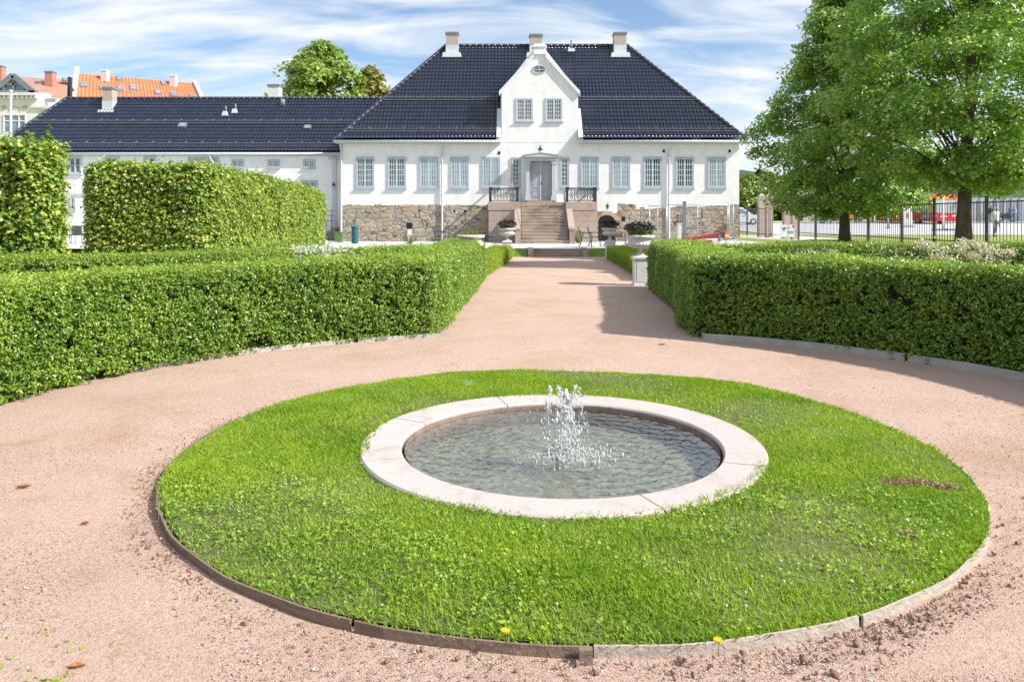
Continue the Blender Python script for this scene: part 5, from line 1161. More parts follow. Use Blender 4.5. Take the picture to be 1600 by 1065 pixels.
MB().lathe([(.17,.02),(.18,.08),(.18,.80),(.185,.82)], tuple(lb.location), 20).build('bin_body', tm, lb); MB().lathe([(.195,.821),(.195,.88),(.12,.93),(.001,.94)], tuple(lb.location), 20).build('bin_lid', tm, lb)
MB().lathe([(.05,0),(.05,.02)], tuple(lb.location), 10).build('bin_foot', M['iron'], lb)
gb = root('waste_container', 'green waste container in the corner by the side steps', 'container', (GX(530,42.5),42.5,.3)); x = GX(530,42.5); gm = noisy('green', (.10,.20,.06), (.15,.26,.08), 5, .6)
MB().add([(x-.18,42.3,.3),(x+.18,42.3,.3),(x+.18,42.7,.3),(x-.18,42.7,.3),(x-.24,42.24,.82),(x+.24,42.24,.82),(x+.24,42.76,.82),(x-.24,42.76,.82)], [(3,2,1,0),(0,1,5,4),(1,2,6,5),(2,3,7,6),(3,0,4,7),(4,5,6,7)]).build('body', gm, gb); MB().box(x-.26,x+.26,42.22,42.78,.821,.86).build('lid', gm, gb)

# ------------------------------------------------------------------ temporary building fence and things beside it
def mesh_panel(label, p0, p1, z0, h):
    (xa,ya),(xb,yb) = p0, p1
    o = root('mesh_fence_panel', label, 'fence panel', ((xa+xb)/2,(ya+yb)/2,z0), 0, 'temporary galvanised mesh fence panels')
    b = MB(); b.tube([(xa,ya,z0),(xa,ya,z0+h)], .024, 6); b.tube([(xb,yb,z0),(xb,yb,z0+h)], .024, 6); b.tube([(xa,ya,z0+h),(xb,yb,z0+h)], .024, 6); b.tube([(xa,ya,z0+.15),(xb,yb,z0+.15)], .02, 6); b.tube([((xa+xb)/2,(ya+yb)/2,z0+.15),((xa+xb)/2,(ya+yb)/2,z0+h)], .018, 6); b.build('frame', M['zinc'], o)
    b = MB(); L = math.hypot(xb-xa,yb-ya)
    for k in range(1, int(L/.16)): u = k*.16/L; b.bar((xa+(xb-xa)*u,ya+(yb-ya)*u,z0+.16),(xa+(xb-xa)*u,ya+(yb-ya)*u,z0+h-.02), .005, .005)
    for k in range(1, 7): b.bar((xa,ya,z0+.15+(h-.15)*k/7),(xb,yb,z0+.15+(h-.15)*k/7), .005, .005)
    b.build('wire_mesh', M['zinc'], o)
    for x_, y_ in ((xa,ya),(xb,yb)): MB().prism([(x_-.30,z0),(x_+.30,z0),(x_+.27,z0+.13),(x_-.27,z0+.13)], y_-.11, y_+.11).build('foot_block', M['greypost'], o)
mesh_panel('mesh fence panel nearest the downspout, set at an angle to the wall', (GX(1015,43.2),43.2), (GX(1041,41.6),41.6), .31, 2.0)
mesh_panel('long mesh fence panel before the stone base, behind the red boards', (GX(1043,41.6),41.6), (GX(1137,41.2),41.2), .33, 2.0)
mesh_panel('mesh fence panel at the house corner, turned back beside the wall', (GX(1139,41.2),41.2), (GX(1152,44.5),44.5), .42, 2.0)
gp = root('grey_post', 'square dark grey post standing in front of the mesh fence', 'post', (GX(1069.5,41),41,.33)); x = GX(1069.5,41)
MB().box(x-.075,x+.075,40.92,41.08,.3,GZ(316,41)).build('shaft', M['greypost'], gp); MB().box(x-.09,x+.09,40.9,41.1,GZ(316,41)+.001,GZ(315,41)+.01).build('post_cap', M['greypost'], gp)
wp = root('white_post', 'short white box post under the barred cellar window', 'post', (GX(1061.5,42.6),42.6,.3)); x = GX(1061.5,42.6)
MB().box(x-.10,x+.10,42.5,42.7,.3,GZ(350,42.6)).build('shaft', M['pedestal'], wp); MB().box(x-.12,x+.12,42.48,42.72,GZ(350,42.6)+.001,GZ(349,42.6)+.01).build('post_cap', M['pedestal'], wp)
rm = noisy('redplastic', (.52,.07,.07), (.62,.12,.11), 5, .5)
for (pa, pb, lab) in ((((1050,376),(1124,366)),None,'upper red plastic barrier board lying on the terrace by the mesh fence'),(((1056,377.5),(1113,371)),None,'lower red plastic barrier board lying on the terrace')):
    d0, d1 = (40.6, 39.8) if 'upper' in lab else (39.9, 39.3); a_, c_ = Vector(P(pa[0][0],pa[0][1],d0)), Vector(P(pa[1][0],pa[1][1],d1)); a_.z = .36; c_.z = .42 if 'lower' in lab else max(.5, c_.z)
    o = root('barrier_board', lab, 'board', tuple((a_+c_)/2), 0, 'red barrier boards'); b = MB(); b.bar(a_, c_, .06, .20, (0,-.5,.86)); b.build('board', rm, o)
    b = MB(); b.bar(a_+Vector((.0,-.08,-.02)), a_+(c_-a_)*.06+Vector((0,-.08,-.02)), .07, .22, (0,-.5,.86)); b.build('end_fitting', M['greypost'], o)
    MB().box(c_.x-.06, c_.x+.06, c_.y-.1, c_.y+.1, .3+.04, c_.z-.06).build('support', M['greypost'], o)
tcm = noisy('traffic_orange', (.75,.16,.04), (.82,.22,.07), 5, .5)
bc = root('warning_beacon', 'small orange and white warning post at the end of the mesh fence', 'warning post', (GX(1136,40.6),40.6,.36)); x = GX(1136,40.6)
b = MB(); b.prism([(x-.2,.33),(x+.2,.33),(x+.17,.42),(x-.17,.42)], 40.45, 40.75); b.build('base', M['greypost'], bc); MB().box(x-.10,x+.10,40.57,40.63,.421,.95).build('panel', tcm, bc); MB().box(x-.101,x+.101,40.565,40.568,.62,.75).build('white_band', M['pedestal'], bc)

# ------------------------------------------------------------------ iron fence, gate piers
def fxy(y): return 13.5+.014*y
fn = root('iron_fence', 'long black iron bar fence along the right side of the garden', 'fence', (fxy(25),25,.72))
ys = [13.2,16.2,19.4,22.35,25.2,27.35,30.0,32.6,35.4,37.6]
def fence_run(fn, ys, z0, zl, zt, base=.42):
    for k, y in enumerate(ys):
        x = fxy(y); MB().box(x-.035,x+.035,y-.035,y+.035,base,zt+.16).build('post', M['fenceiron'], fn)
    for a, c in zip(ys[:-1], ys[1:]):
        b = MB(); xa, xc = fxy(a), fxy(c)
        for z in (zl, zt-.03): b.bar((xa,a+.05,z),(xc,c-.05,z), .03, .035)
        n = int((c-a)/.15)
        for q in range(1, n): y = a+(c-a)*q/n; b.bar((fxy(y),y,z0),(fxy(y),y,zt), .014, .014)
        b.build('bar_panel', M['fenceiron'], fn)
fence_run(fn, ys, .74, .92, 2.13)
fn2 = root('iron_fence', 'short black iron fence between the house corner and the stone gate piers', 'fence', (fxy(46),46,.55)); fence_run(fn2, [44.1,46.2,48.6], .62, .78, 2.2, .35)
GLAB = ['stone gate pier nearest the house corner','stone gate pier second from the house, carrying the folded iron gate','stone gate pier right of the gateway, half hidden by lime leaves','stone gate pier where the long iron fence ends']
gpm = noisy('pierstone', (.44,.35,.29), (.54,.45,.39), 3, .85, .3, 30)
for (px, d), lab in zip(((1189.5,43.2),(1201.5,42.0),(1229,39.4),(1242,38.3)), GLAB):
    x = GX(px,d); z0, z1 = .5, GZ(307,d) if px < 1210 else GZ(303,d); o = root('gate_pier', lab, 'gate pier', (x,d,z0), 0, 'stone gate piers'); hw = .17
    b = MB(); b.box(x-hw,x+hw,d-hw,d+hw,.38,z1); b.build('shaft', gpm, o)
    b = MB(); b.add([(x-hw-.01,d-hw-.01,z1+.001),(x+hw+.01,d-hw-.01,z1+.001),(x+hw+.01,d+hw+.01,z1+.001),(x-hw-.01,d+hw+.01,z1+.001),(x,d,z1+.2)], [(0,1,4),(1,2,4),(2,3,4),(3,0,4),(3,2,1,0)]); b.build('pointed_cap', gpm, o)
ga = root('iron_gate', 'black iron gate leaf folded open against the stone piers', 'gate', (GX(1206,41.6),41.6,.5))
b = MB(); xa, ya, xb, yb = GX(1206,41.6), 41.6, GX(1191,42.6), 42.75
b = MB(); xa, ya, xb, yb = GX(1207,41.72), 41.72, GX(1184,42.3), 42.3
for z in (.75, 2.15): b.bar((xa,ya,z),(xb,yb,z), .03, .04)
for q in range(8): u = q/7; b.bar((xa+(xb-xa)*u,ya+(yb-ya)*u,.62),(xa+(xb-xa)*u,ya+(yb-ya)*u,2.3 if q in (0,7) else 2.16), .016, .016)
b.build('gate_leaf', M['fenceiron'], ga)
b = MB(); b.tube([(xa+.02,ya,2.22),(xa-.1,ya+.02,2.27),(xa-.3,ya+.05,2.17)], .018, 5); b.tube([(xa,ya-.03,.62),(xa-.1,ya-.06,.72),(xa-.25,ya-.04,.66)], .02, 5); b.build('gate_latch', M['fenceiron'], ga)
# information board
ib = root('information_board', 'white information board with small pictures standing before the gateway', 'sign', (GX(1230,37.5),37.5,.5)); d = 37.5
x0, x1, z0, z1 = GX(1219,d), GX(1241,d), GZ(370,d), GZ(351,d)
MB().box(x0,x1,d-.02,d+.02,z0,z1).build('board', mat('boardwhite', (.80,.81,.83), .5), ib)
for xx in (x0+.05, x1-.05): MB().bar((xx,d+.04,.45),(xx,d+.04,z1-.1), .035, .035).build('leg', M['zinc'], ib); 
ink = mat('ink', (.05,.06,.10), .7); ink2 = mat('ink2', (.30,.34,.46), .7); redp = mat('signred', (.62,.05,.07), .6)
def mark(u0,u1,v0,v1,m,nm): MB().box(x0+(x1-x0)*u0, x0+(x1-x0)*u1, d-.0235, d-.0205, z0+(z1-z0)*v0, z0+(z1-z0)*v1).build(nm, m, ib)
b = MB()
for cx_, cz_, r_ in ((.22,.70,.06),(.30,.60,.07),(.36,.72,.055)): b.tube([(x0+(x1-x0)*(cx_+r_*math.cos(t)), d-.022, z0+(z1-z0)*(cz_+1.3*r_*math.sin(t))) for t in np.linspace(0,5.5,12)], .012, 4)
b.build('drawing', ink, ib)
mark(.55,.95,.25,.50,ink2,'picture'); mark(.86,.99,.72,.97,redp,'red_corner')
b = MB()
for k in range(4): b.box(x0+(x1-x0)*.55, x0+(x1-x0)*(.74-.03*(k%2)), d-.0235, d-.0205, z0+(z1-z0)*(.66+.055*k), z0+(z1-z0)*(.68+.055*k))
b.build('text_lines', ink2, ib)

# ------------------------------------------------------------------ street beyond
def sz(x, y): return float(H(np.array(x), np.array(y)))+.02
def wheel(par, x, y, z, r, wd, axis='x', rim=True):
    t = np.linspace(0, 2*PI, 25); b = MB(); ax = (wd,0,0) if axis == 'x' else (0,wd,0)
    def ring(rr, off): return [(x+off if axis == 'x' else x+rr*math.cos(a), y+rr*math.cos(a) if axis == 'x' else y+off, z+rr*math.sin(a)) for a in t[:-1]]
    R = [ring(r*.62,-wd/2),ring(r*.97,-wd/2),ring(r,-wd/3),ring(r,wd/3),ring(r*.97,wd/2),ring(r*.62,wd/2)]; n = 24
    for q in R: b.v += q
    for i in range(5):
        for k in range(n): b.f.append((i*n+k,i*n+(k+1)%n,(i+1)*n+(k+1)%n,(i+1)*n+k)); b.sm.append(True)
    w_ = b.build('wheel', M['iron'], par)
    if rim:
        b = MB(); b.v += ring(r*.63,-wd*.38)+ring(r*.63,wd*.38); b.f += [tuple(range(n)), tuple(reversed(range(n,2*n)))]+[(k,(k+1)%n,n+(k+1)%n,n+k) for k in range(n)]; b.sm += [False]*(n+2); b.build('rim', M['zinc'], w_)
    return w_
# parked van-like car seen from the side
cy_, cxr = 75.0, GX(1186,75); czz = sz(22,75); L_ = 4.6; x0 = cxr-L_
car = root('parked_car', 'white family car parked in the street behind the house corner', 'car', (x0+L_/2, cy_, czz))
cp = noisy('carwhite', (.78,.79,.80), (.82,.83,.84), 1, .4)
def cq(u, h): return (x0+u*L_, czz+h)
low = [cq(.0,.35),cq(.0,.95),cq(.03,1.02),cq(.72,1.02),cq(.93,.90),cq(.995,.72),cq(1.0,.35),cq(.955,.22),cq(.05,.22)]
b = MB(); b.prism(low, cy_-.88, cy_+.88); bd = b.build('body', cp, car, bevel=.06)
b = MB(); rf_ = [(.02,1.02),(.05,1.55),(.14,1.68),(.55,1.68),(.62,1.62),(.80,1.02)]; pts = [cq(*q) for q in rf_]
b.v += [(a, cy_-.86 if c < czz+1.1 else cy_-.70, c) for a, c in pts]+[(a, cy_+.86 if c < czz+1.1 else cy_+.70, c) for a, c in pts]; n = len(pts)
b.f += [tuple(range(n)), tuple(reversed(range(n,2*n)))]+[((i+1)%n,i,n+i,n+(i+1)%n) for i in range(n)]; b.sm += [False]*(n+2); b.build('cabin', cp, car)
for q, nm in (([(.06,1.10),(.08,1.50),(.24,1.56),(.24,1.10)],'rear_side_window'),([(.26,1.10),(.26,1.56),(.46,1.56),(.46,1.10)],'side_window'),([(.48,1.10),(.48,1.56),(.585,1.55),(.73,1.10)],'side_window')):
    b = MB(); vs = [(cq(*k)[0], cy_-.862+.16*((k[1]-1.1)/.5)-.006, cq(*k)[1]) for k in q]; b.add(vs+[(a,y_+.02,c) for a,y_,c in vs], [(0,1,2,3),(0,3,7,4),(1,0,4,5),(2,1,5,6),(3,2,6,7)]); b.build(nm, M['glass_far'], car)
b = MB(); q = [cq(.63,1.61),cq(.795,1.05)]; b.add([(q[0][0]+.03,cy_-.66,q[0][1]),(q[0][0]+.03,cy_+.66,q[0][1]),(q[1][0]+.03,cy_+.78,q[1][1]),(q[1][0]+.03,cy_-.78,q[1][1])], [(0,1,2,3)]); b.build('windshield', M['glass_far'], car)
for u in (.17,.82): wheel(car, x0+u*L_, cy_-.80, czz+.31, .31, .2, 'y')
for u in (.17,.82): wheel(car, x0+u*L_, cy_+.80, czz+.31, .31, .2, 'y')
b = MB(); b.box(*sorted((cq(.93,0)[0],cq(.99,0)[0])), cy_-.885, cy_-.6, czz+.62, czz+.76); b.build('headlight', M['glass_far'], car)
b = MB(); b.box(cq(.36,0)[0],cq(.41,0)[0], cy_-.90, cy_-.881, czz+.86, czz+.89); b.build('door_handle', M['greypost'], car); b = MB(); b.box(cq(.68,0)[0],cq(.71,0)[0], cy_-1.02, cy_-.88, czz+1.05, czz+1.2); b.build('side_mirror', cp, car)
# red city bus
bx0, bx1, by0 = 42.05, 44.6, 77.0; bz = sz(43,77)-.02
bus = root('city_bus', 'red city bus facing the garden, seen between the two lime trunks', 'bus', ((bx0+bx1)/2, by0, bz))
br = noisy('busred', (.60,.035,.035), (.66,.055,.05), 1, .35); bo = noisy('busorange', (.72,.26,.05), (.78,.32,.08), 1, .4)
MB().box(bx0,bx1,by0,by0+12,bz+.30,bz+3.0).build('body', br, bus, bevel=.14)
ws = mat('windscreen', (.42,.47,.48), .1); MB().box(bx0+.16,bx1-.16,by0-.02,by0+.1,bz+1.15,bz+2.45).build('windscreen', ws, bus)  # bright reflection on the windscreen put into its light grey colour
MB().box(bx0+.5,bx1-.5,by0-.022,by0+.1,bz+2.52,bz+2.84).build('destination_sign', mat('amber', (.75,.36,.03), .5), bus)
for sx in (bx0+.10, bx1-.48): MB().box(sx,sx+.38,by0-.012,by0+.05,bz+.78,bz+.94).build('headlight', mat('lightglass', (.85,.85,.82), .1), bus)
MB().box(bx0+.9,bx1-.9,by0-.012,by0+.05,bz+.74,bz+.86).build('number_plate', M['pedestal'], bus); MB().box(bx0+.08,bx1-.08,by0-.03,by0+.1,bz+.30,bz+.52).build('bumper', br, bus)
for sx in (bx0-.18, bx1+.02): MB().box(sx,sx+.16,by0-.25,by0-.12,bz+1.9,bz+2.35).build('mirror', M['iron'], bus)
for k in range(5): MB().box(bx0-.012,bx0+.05,by0+1.9+1.95*k,by0+3.6+1.95*k,bz+1.35,bz+2.5).build('side_window', M['glass_far'], bus)
MB().box(bx0-.012,bx0+.05,by0+.4,by0+1.6,bz+.45,bz+2.5).build('door', M['glass_far'], bus); MB().box(bx0-.011,bx0+.05,by0+4.9,by0+7.0,bz+.45,bz+1.32).build('orange_panel', bo, bus)
for yy in (by0+2.7, by0+8.9):
    for xx in (bx0+.13, bx1-.13): wheel(bus, xx, yy, bz+.47, .47, .28)
# second orange-red bus end seen left of the first
b2z = sz(39,88)-.02; b2 = root('city_bus', 'orange red bus standing farther back, left of the front facing bus', 'bus', (41,90,b2z))
MB().box(40.2,42.75,92,103,b2z+.3,b2z+2.9).build('body', bo, b2, bevel=.12); MB().box(40.4,42.55,91.985,92.1,b2z+1.2,b2z+2.4).build('windscreen', M['glass_far'], b2)
for xx in (40.35,42.6): wheel(b2, xx, 94, b2z+.47, .47, .28)
# corrugated hoarding
b = MB(); x = 46.2; q = []
while x < 84: q += [(x,87.0),(x+.35,87.0),(x+.45,86.86),(x+.80,86.86)]; x += .9
gz = sz(60,87); b.v += [(a,c,gz-.3) for a,c in q]+[(a,c,gz+2.75) for a,c in q]; n = len(q)
for k in range(n-1): b.f.append((k,k+1,n+k+1,n+k)); b.sm.append(False)
hw_ = root('corrugated_wall', 'grey corrugated metal hoarding behind the people across the street', 'wall', (60,87,gz)); b.build('sheets', noisy('sheetgrey', (.30,.33,.36), (.37,.40,.43), .4, .5), hw_); MB().box(46.2,84,87.01,87.1,gz-.3,gz+2.8).build('backing', M['greypost'], hw_)
# pale market hall / kiosk left of the bus
kx0, kx1 = GX(1255,96), GX(1395,96); kz = sz(40,96)
kb = root('pale_kiosk', 'low pale building across the street, glimpsed under the lime foliage', 'building', ((kx0+kx1)/2,96,kz))
MB().box(kx0,kx1,96,102,kz-.3,kz+3.3).build('wall', M['cream'], kb); MB().box(kx0-.3,kx1+.3,95.6,102.3,kz+3.301,kz+3.55).build('roof', M['kerb'], kb)
for k in range(4): a = kx0+.8+k*2.7; w0 = MB().box(a,a+1.7,95.95,96.05,kz+1.0,kz+2.6).build('window', M['trim'], kb); MB().box(a+.1,a+1.6,95.93,95.949,kz+1.1,kz+2.5).build('glass', M['glass_far'], w0)
# street poles
def pole(name, label, px, d, pyt, r, cat, m='zinc'):
    x = GX(px,d); z = sz(x,d)-.02; o = root(name, label, cat, (x,d,z)); MB().tube([(x,d,z-.1),(x,d,GZ(pyt,d))], [r,r*.75], 10).build('pole', M[m], o); MB().lathe([(r*2.4,-.02),(r*2.4,.06),(r,.09)], (x,d,z), 12).build('base', M['greypost'], o); return o, x, z
o, x, z = pole('lamp_post', 'thin grey lamp post behind the fence, between the lime trunks', 1388, 62, 150, .10, 'lamp post'); MB().bar((x,62,GZ(150,62)-.1),(x-1.4,62,GZ(150,62)+.15), .08, .08).build('lamp_arm', M['zinc'], o); MB().ball((x-1.6,62,GZ(150,62)+.13), .25, 12, 6, (1.3,.6,.4)).build('lamp_head', M['zinc'], o)
o, x, z = pole('sign_pole', 'white pole with a small portable base before the red bus', 1474, 56, 308, .07, 'pole', 'pedestal')
for sx in (-.45,.45): MB().box(x+sx-.28,x+sx+.28,55.8,56.2,z,z+.16).build('base_weight', M['greypost'], o)
o = root('banner_stand', 'white banner stand with red marks beside the bus side', 'banner', (GX(1418,66),66,sz(35,66))); x = GX(1418,66); z = o.location.z
MB().prism([(x-.42,z+.1),(x+.42,z+.1),(x+.36,z+1.75),(x-.36,z+1.75)], 65.97, 66.03).build('banner', M['pedestal'], o); MB().box(x-.09,x+.09,65.96,65.969,z+.75,z+1.2).build('red_mark', redp, o); MB().box(x-.5,x+.5,65.7,66.3,z-.02,z+.099).build('foot', M['greypost'], o); MB().box(x-.37,x+.37,65.96,66.04,z+1.751,z+2.1).build('top_panel', bo, o)
# people
def skin_fig(name, verts, edges, radii, m, par, sub=2):
    me = bpy.data.meshes.new(name); me.from_pydata(verts, edges, []); o = link(name, me, par); me.materials.append(m)
    sk = o.modifiers.new('skin', 'SKIN'); sk.use_smooth_shade = True
    lay = me.skin_vertices[0].data if me.skin_vertices else None
    if lay is None:
        import bmesh
        bm = bmesh.new(); bm.from_mesh(me); bm.verts.layers.skin.verify(); bm.to_mesh(me); bm.free(); lay = me.skin_vertices[0].data
    for i, r in enumerate(radii): lay[i].radius = (r, r) if not isinstance(r, tuple) else r; lay[i].use_root = (i == 0)
    s_ = o.modifiers.new('sub', 'SUBSURF'); s_.levels = sub; s_.render_levels = sub; return o
skin_m = mat('skin', (.52,.31,.22), .6)
def person(label, x, y, z, rz, top, legs, hair, h=1.76, pose='stand', group=None, shorts=False, hold=(0,0)):
    o = root('person', label, 'person', (x,y,z), rz, group); o.scale = (h/1.76,)*3; WL[o.name] = (0,0,0)
    st_ = .10 if pose == 'walk' else .03
    la, ra_ = ((-.30,-.06,.82),(.30,.04,.80)) if pose != 'hold' else ((-.27,-.14,.98),(.27,-.14,.98))
    hl, hr = ((-.31,-.12,.62),(.31,.0,.60)) if pose != 'hold' else ((-.17,-.40,1.02),(.17,-.40,1.02))
    V = [(0,0,.96),(0,.01,1.15),(0,.0,1.36),(0,0,1.50),(0,-.02,1.60),(0,-.02,1.70),(0,-.115,1.605),
         (-.18,0,1.43),(-.235,.01,1.36),(-.27,.03,1.12),la,hl, (.18,0,1.43),(.235,.01,1.36),(.27,.03,1.12),ra_,hr,
         (-.10,0,.90),(-.11,-st_,.50),(-.11,st_*.6,.09),(-.115,st_*.6-.15,.03), (.10,0,.90),(.11,st_*1.2,.50),(.12,st_*2.2,.09),(.125,st_*2.2-.15,.03)]
    E = [(0,1),(1,2),(2,3),(3,4),(4,5),(4,6),(2,7),(7,8),(8,9),(9,10),(10,11),(2,12),(12,13),(13,14),(14,15),(15,16),(0,17),(17,18),(18,19),(19,20),(0,21),(21,22),(22,23),(23,24)]
    R = [(.15,.11),(.135,.10),(.15,.11),.055,(.078,.095),(.06,.075),.016,.07,.062,.048,.036,.034,.07,.062,.048,.036,.034,.085,.06,.042,.035,.085,.06,.042,.035]
    for hi, sg in ((11,-1),(16,1)):
        hx_, hy_, hz_ = V[hi]; fw = Vector(V[hi])-Vector(V[hi-1]); fw.normalize(); sd = Vector((0,1,0)) if pose != 'hold' else Vector((1,0,0))
        for k in range(4): 
            a0 = Vector(V[hi])+sd*(.024*(k-1.5))+fw*.03; a1 = a0+fw*(.05+.01*(k in (1,2))); a2 = a1+fw*.03+Vector((-sg*.012,0,0)); n0 = len(V); V += [tuple(a0),tuple(a1),tuple(a2)]; E += [(hi,n0),(n0,n0+1),(n0+1,n0+2)]; R += [.010,.009,.008]
        a0 = Vector(V[hi])+sd*-.04; n0 = len(V); V += [tuple(a0), tuple(a0+fw*.045-sd*.01)]; E += [(hi,n0),(n0,n0+1)]; R += [.011,.009]
    skin_fig('body', V, E, R, skin_m, o)
    tv = V[0:4][:3]+[V[i] for i in (7,8,9,10,12,13,14,15)]+[(0,0,.80)]
    skin_fig('jacket', tv, [(0,1),(1,2),(2,3),(3,4),(4,5),(5,6),(2,7),(7,8),(8,9),(9,10),(0,11)], [(.18,.135),(.175,.13),(.175,.125),.085,.08,.066,.056,.085,.08,.066,.056,(.185,.14)], top, o)
    lv = [V[0]]+[V[i] for i in (17,18,19,21,22,23)]; lv[3] = tuple(np.array(lv[3])+(0,0,.03)); lv[6] = tuple(np.array(lv[6])+(0,0,.03))
    if shorts: lv[3] = tuple(np.array(lv[2])*.9+np.array(lv[3])*.1); lv[6] = tuple(np.array(lv[5])*.9+np.array(lv[6])*.1)
    skin_fig('trousers', lv, [(0,1),(1,2),(2,3),(0,4),(4,5),(5,6)], [(.165,.12),.105,.085,.068,.105,.085,.068], legs, o)
    for i in (19, 23): q = V[i]; b = MB(); b.ball((q[0],q[1]-.06,.045), .075, 10, 6, (.62,1.75,.62)); link('shoe', b.mesh('shoe', M['iron']), o)
    b = MB(); b.ball((0,.005,1.665), .098, 12, 8, (.9,1.02,.86)); link('hair', b.mesh('hair', hair), o)
    b = MB(); [b.ball((sx*.035,-.108,1.635), .012, 6, 4) for sx in (-1,1)]; link('eyes', b.mesh('eyes', M['iron']), o)
    return o
def fab(n, c): return noisy(n, tuple(k*.85 for k in c), c, 6, .9)
jeans = fab('jeans', (.13,.24,.38)); greyh = fab('greyhair', (.5,.48,.45)); darkh = fab('darkhair', (.06,.045,.035))
wx_ = GX(1556,45.5); person('person in white jacket and blue jeans walking on the grass beyond the iron fence', wx_, 45.5, sz(wx_,45.5)-.02, math.radians(20), fab('whitejacket', (.72,.72,.72)), jeans, fab('palehair', (.62,.58,.52)), pose='walk')
for px, d, rz, top, legs, hair, pose, lab in ((1548,84.2,20,(.03,.03,.035),(.25,.24,.24),darkh,'stand','person in black top by the bicycle before the grey hoarding'),
        (1584,84.0,-70,(.45,.58,.70),(.16,.26,.42),greyh,'hold','person in light blue shirt and jeans beside the motorcycle'),
        (1337,82,10,(.04,.05,.07),(.035,.04,.055),darkh,'stand','person in dark clothes seen under the leaves right of the slim lime trunk'),
        (1310,80,60,(.08,.18,.30),(.10,.16,.28),darkh,'walk','person in blue shirt and shorts seen just left of the slim lime trunk'),
        (1283,80,80,(.25,.42,.58),(.16,.30,.45),darkh,'hold','person in light blue clothes pushing the dark pram')):
    x = GX(px,d); person(lab, x, d, sz(x,d)+(.10 if d > 83.3 else -.02), math.radians(rz), fab('cloth', top), fab('cloth', legs), hair, pose=pose, group='people across the street', shorts='shorts' in lab)
# bicycle, motorcycle, pram
def hoop(b, x, y, z, r, t=.02): b.tube([(x+r*math.cos(a), y, z+r*math.sin(a)) for a in np.linspace(0,2*PI,21)], t, 6, False)
x, d = GX(1538,83.9), 83.9; z = sz(x,d)+.12; bk = root('bicycle', 'bicycle leaning by the person in black before the grey hoarding', 'bicycle', (x,d,z))
for sx in (-.52,.52):
    b = MB(); hoop(b, x+sx, d, z+.34, .33); w_ = b.build('wheel', M['iron'], bk); b = MB()
    for k in range(8): t = k*PI/4; b.bar((x+sx,d,z+.34),(x+sx+.32*math.cos(t),d,z+.34+.32*math.sin(t)), .006, .006)
    b.build('spokes', M['zinc'], w_)
b = MB(); fr_ = {'r':(x-.52,d,z+.34),'b':(x-.05,d,z+.30),'s':(x-.18,d,z+.82),'h':(x+.36,d,z+.85),'f':(x+.52,d,z+.34)}
for a_, c_ in ('rb','bs','sr','sh','bh','hf'): b.tube([fr_[a_],fr_[c_]], .018, 6)
b.build('frame', tm, bk); b = MB(); b.tube([fr_['h'],(x+.38,d,z+1.02)], .016, 6); b.tube([(x+.33,d-.28,z+1.04),(x+.40,d,z+1.02),(x+.33,d+.28,z+1.04)], .014, 6); b.build('handlebar', M['iron'], bk); MB().ball((x-.2,d,z+.90), .12, 8, 5, (1.2,.7,.35)).build('saddle', M['iron'], bk)
x, d = GX(1572,84.1), 84.1; z = sz(x,d)+.12; mc_ = root('motorcycle', 'dark motorcycle parked before the grey hoarding beside the person in blue', 'motorcycle', (x,d,z))
for sx in (-.70,.70): wheel(mc_, x+sx, d, z+.31, .31, .13, 'y')
b = MB(); b.prism([(x-.45,z+.30),(x+.40,z+.30),(x+.50,z+.75),(x+.30,z+1.0),(x-.05,z+.92),(x-.15,z+.75),(x-.50,z+.72)], d-.15, d+.15); b.build('body', M['iron'], mc_, bevel=.05)
MB().prism([(x-.85,z+.78),(x-.08,z+.78),(x-.02,z+.90),(x-.85,z+.95)], d-.16, d+.16).build('seat', M['iron'], mc_, bevel=.03); MB().box(x-1.05,x-.70,d-.22,d+.22,z+.96,z+1.30).build('top_box', M['greypost'], mc_, bevel=.04)
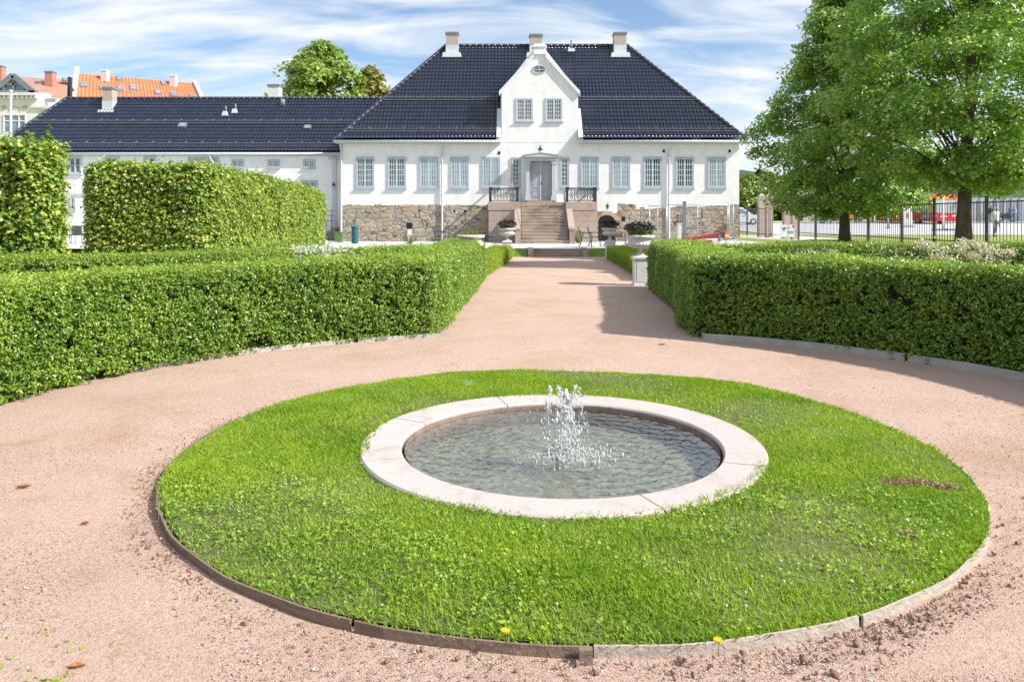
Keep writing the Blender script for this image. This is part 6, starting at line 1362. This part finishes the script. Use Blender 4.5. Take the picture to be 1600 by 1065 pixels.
b = MB(); b.tube([(x+.70,d-.09,z+.31),(x+.42,d-.09,z+1.0)], .03, 6); b.tube([(x+.70,d+.09,z+.31),(x+.42,d+.09,z+1.0)], .03, 6); b.build('fork', M['zinc'], mc_); MB().tube([(x+.25,d-.36,z+1.12),(x+.40,d,z+1.08),(x+.25,d+.36,z+1.12)], .02, 6).build('handlebar', M['iron'], mc_)
MB().add([(x+.5,d-.18,z+1.0),(x+.5,d+.18,z+1.0),(x+.30,d+.15,z+1.42),(x+.30,d-.15,z+1.42)], [(0,1,2,3)]).build('windscreen', tm, mc_); MB().ball((x+.58,d,z+.92), .12, 10, 6).build('headlight', M['zinc'], mc_)
x, d = GX(1294,79.5), 79.5; z = sz(x,d)-.02; pr = root('pram', 'dark blue pram on the street seen under the lime tree', 'pram', (x,d,z)); navy = fab('navy', (.05,.07,.14))
for sx in (-.32,.32):
    for sy in (-.22,.22): wheel(pr, x+sx, d+sy, z+.16, .16, .05, 'y')
b = MB(); b.prism([(x-.42,z+.50),(x+.42,z+.50),(x+.50,z+.80),(x-.46,z+.80)], d-.22, d+.22); b.build('basket', navy, pr, bevel=.03)
b = MB(); b.prism([(x+.50,z+.801)]+[(x+.14+.36*math.cos(t), z+.80+.36*math.sin(t)) for t in np.linspace(.1, 2.2, 9)]+[(x+.14,z+.801)], d-.22, d+.22); b.build('hood', navy, pr)
b = MB()
for sy in (-.22,.22): b.tube([(x-.32,d+sy,z+.16),(x+.30,d+sy,z+.52)], .014, 5); b.tube([(x+.32,d+sy,z+.16),(x-.40,d+sy,z+.60),(x-.72,d+sy,z+1.0)], .014, 5)
b.tube([(x-.72,d-.22,z+1.0),(x-.72,d+.22,z+1.0)], .016, 5); b.build('frame', M['zinc'], pr)
x, d = GX(1353,83.6), 83.6; z = sz(x,d)+.12; bb = root('blue_bench', 'low blue bench across the street right of the slim lime trunk', 'bench', (x,d,z)); blue = fab('bluepaint', (.12,.24,.42))
MB().box(x-.85,x+.85,d-.22,d+.22,z+.40,z+.46).build('seat', blue, bb); MB().box(x-.85,x+.85,d+.2,d+.25,z+.47,z+.82).build('backrest', blue, bb)
for sx in (-.7,.7): MB().box(x+sx-.04,x+sx+.04,d-.2,d+.2,z-.01,z+.399).build('leg', M['greypost'], bb)
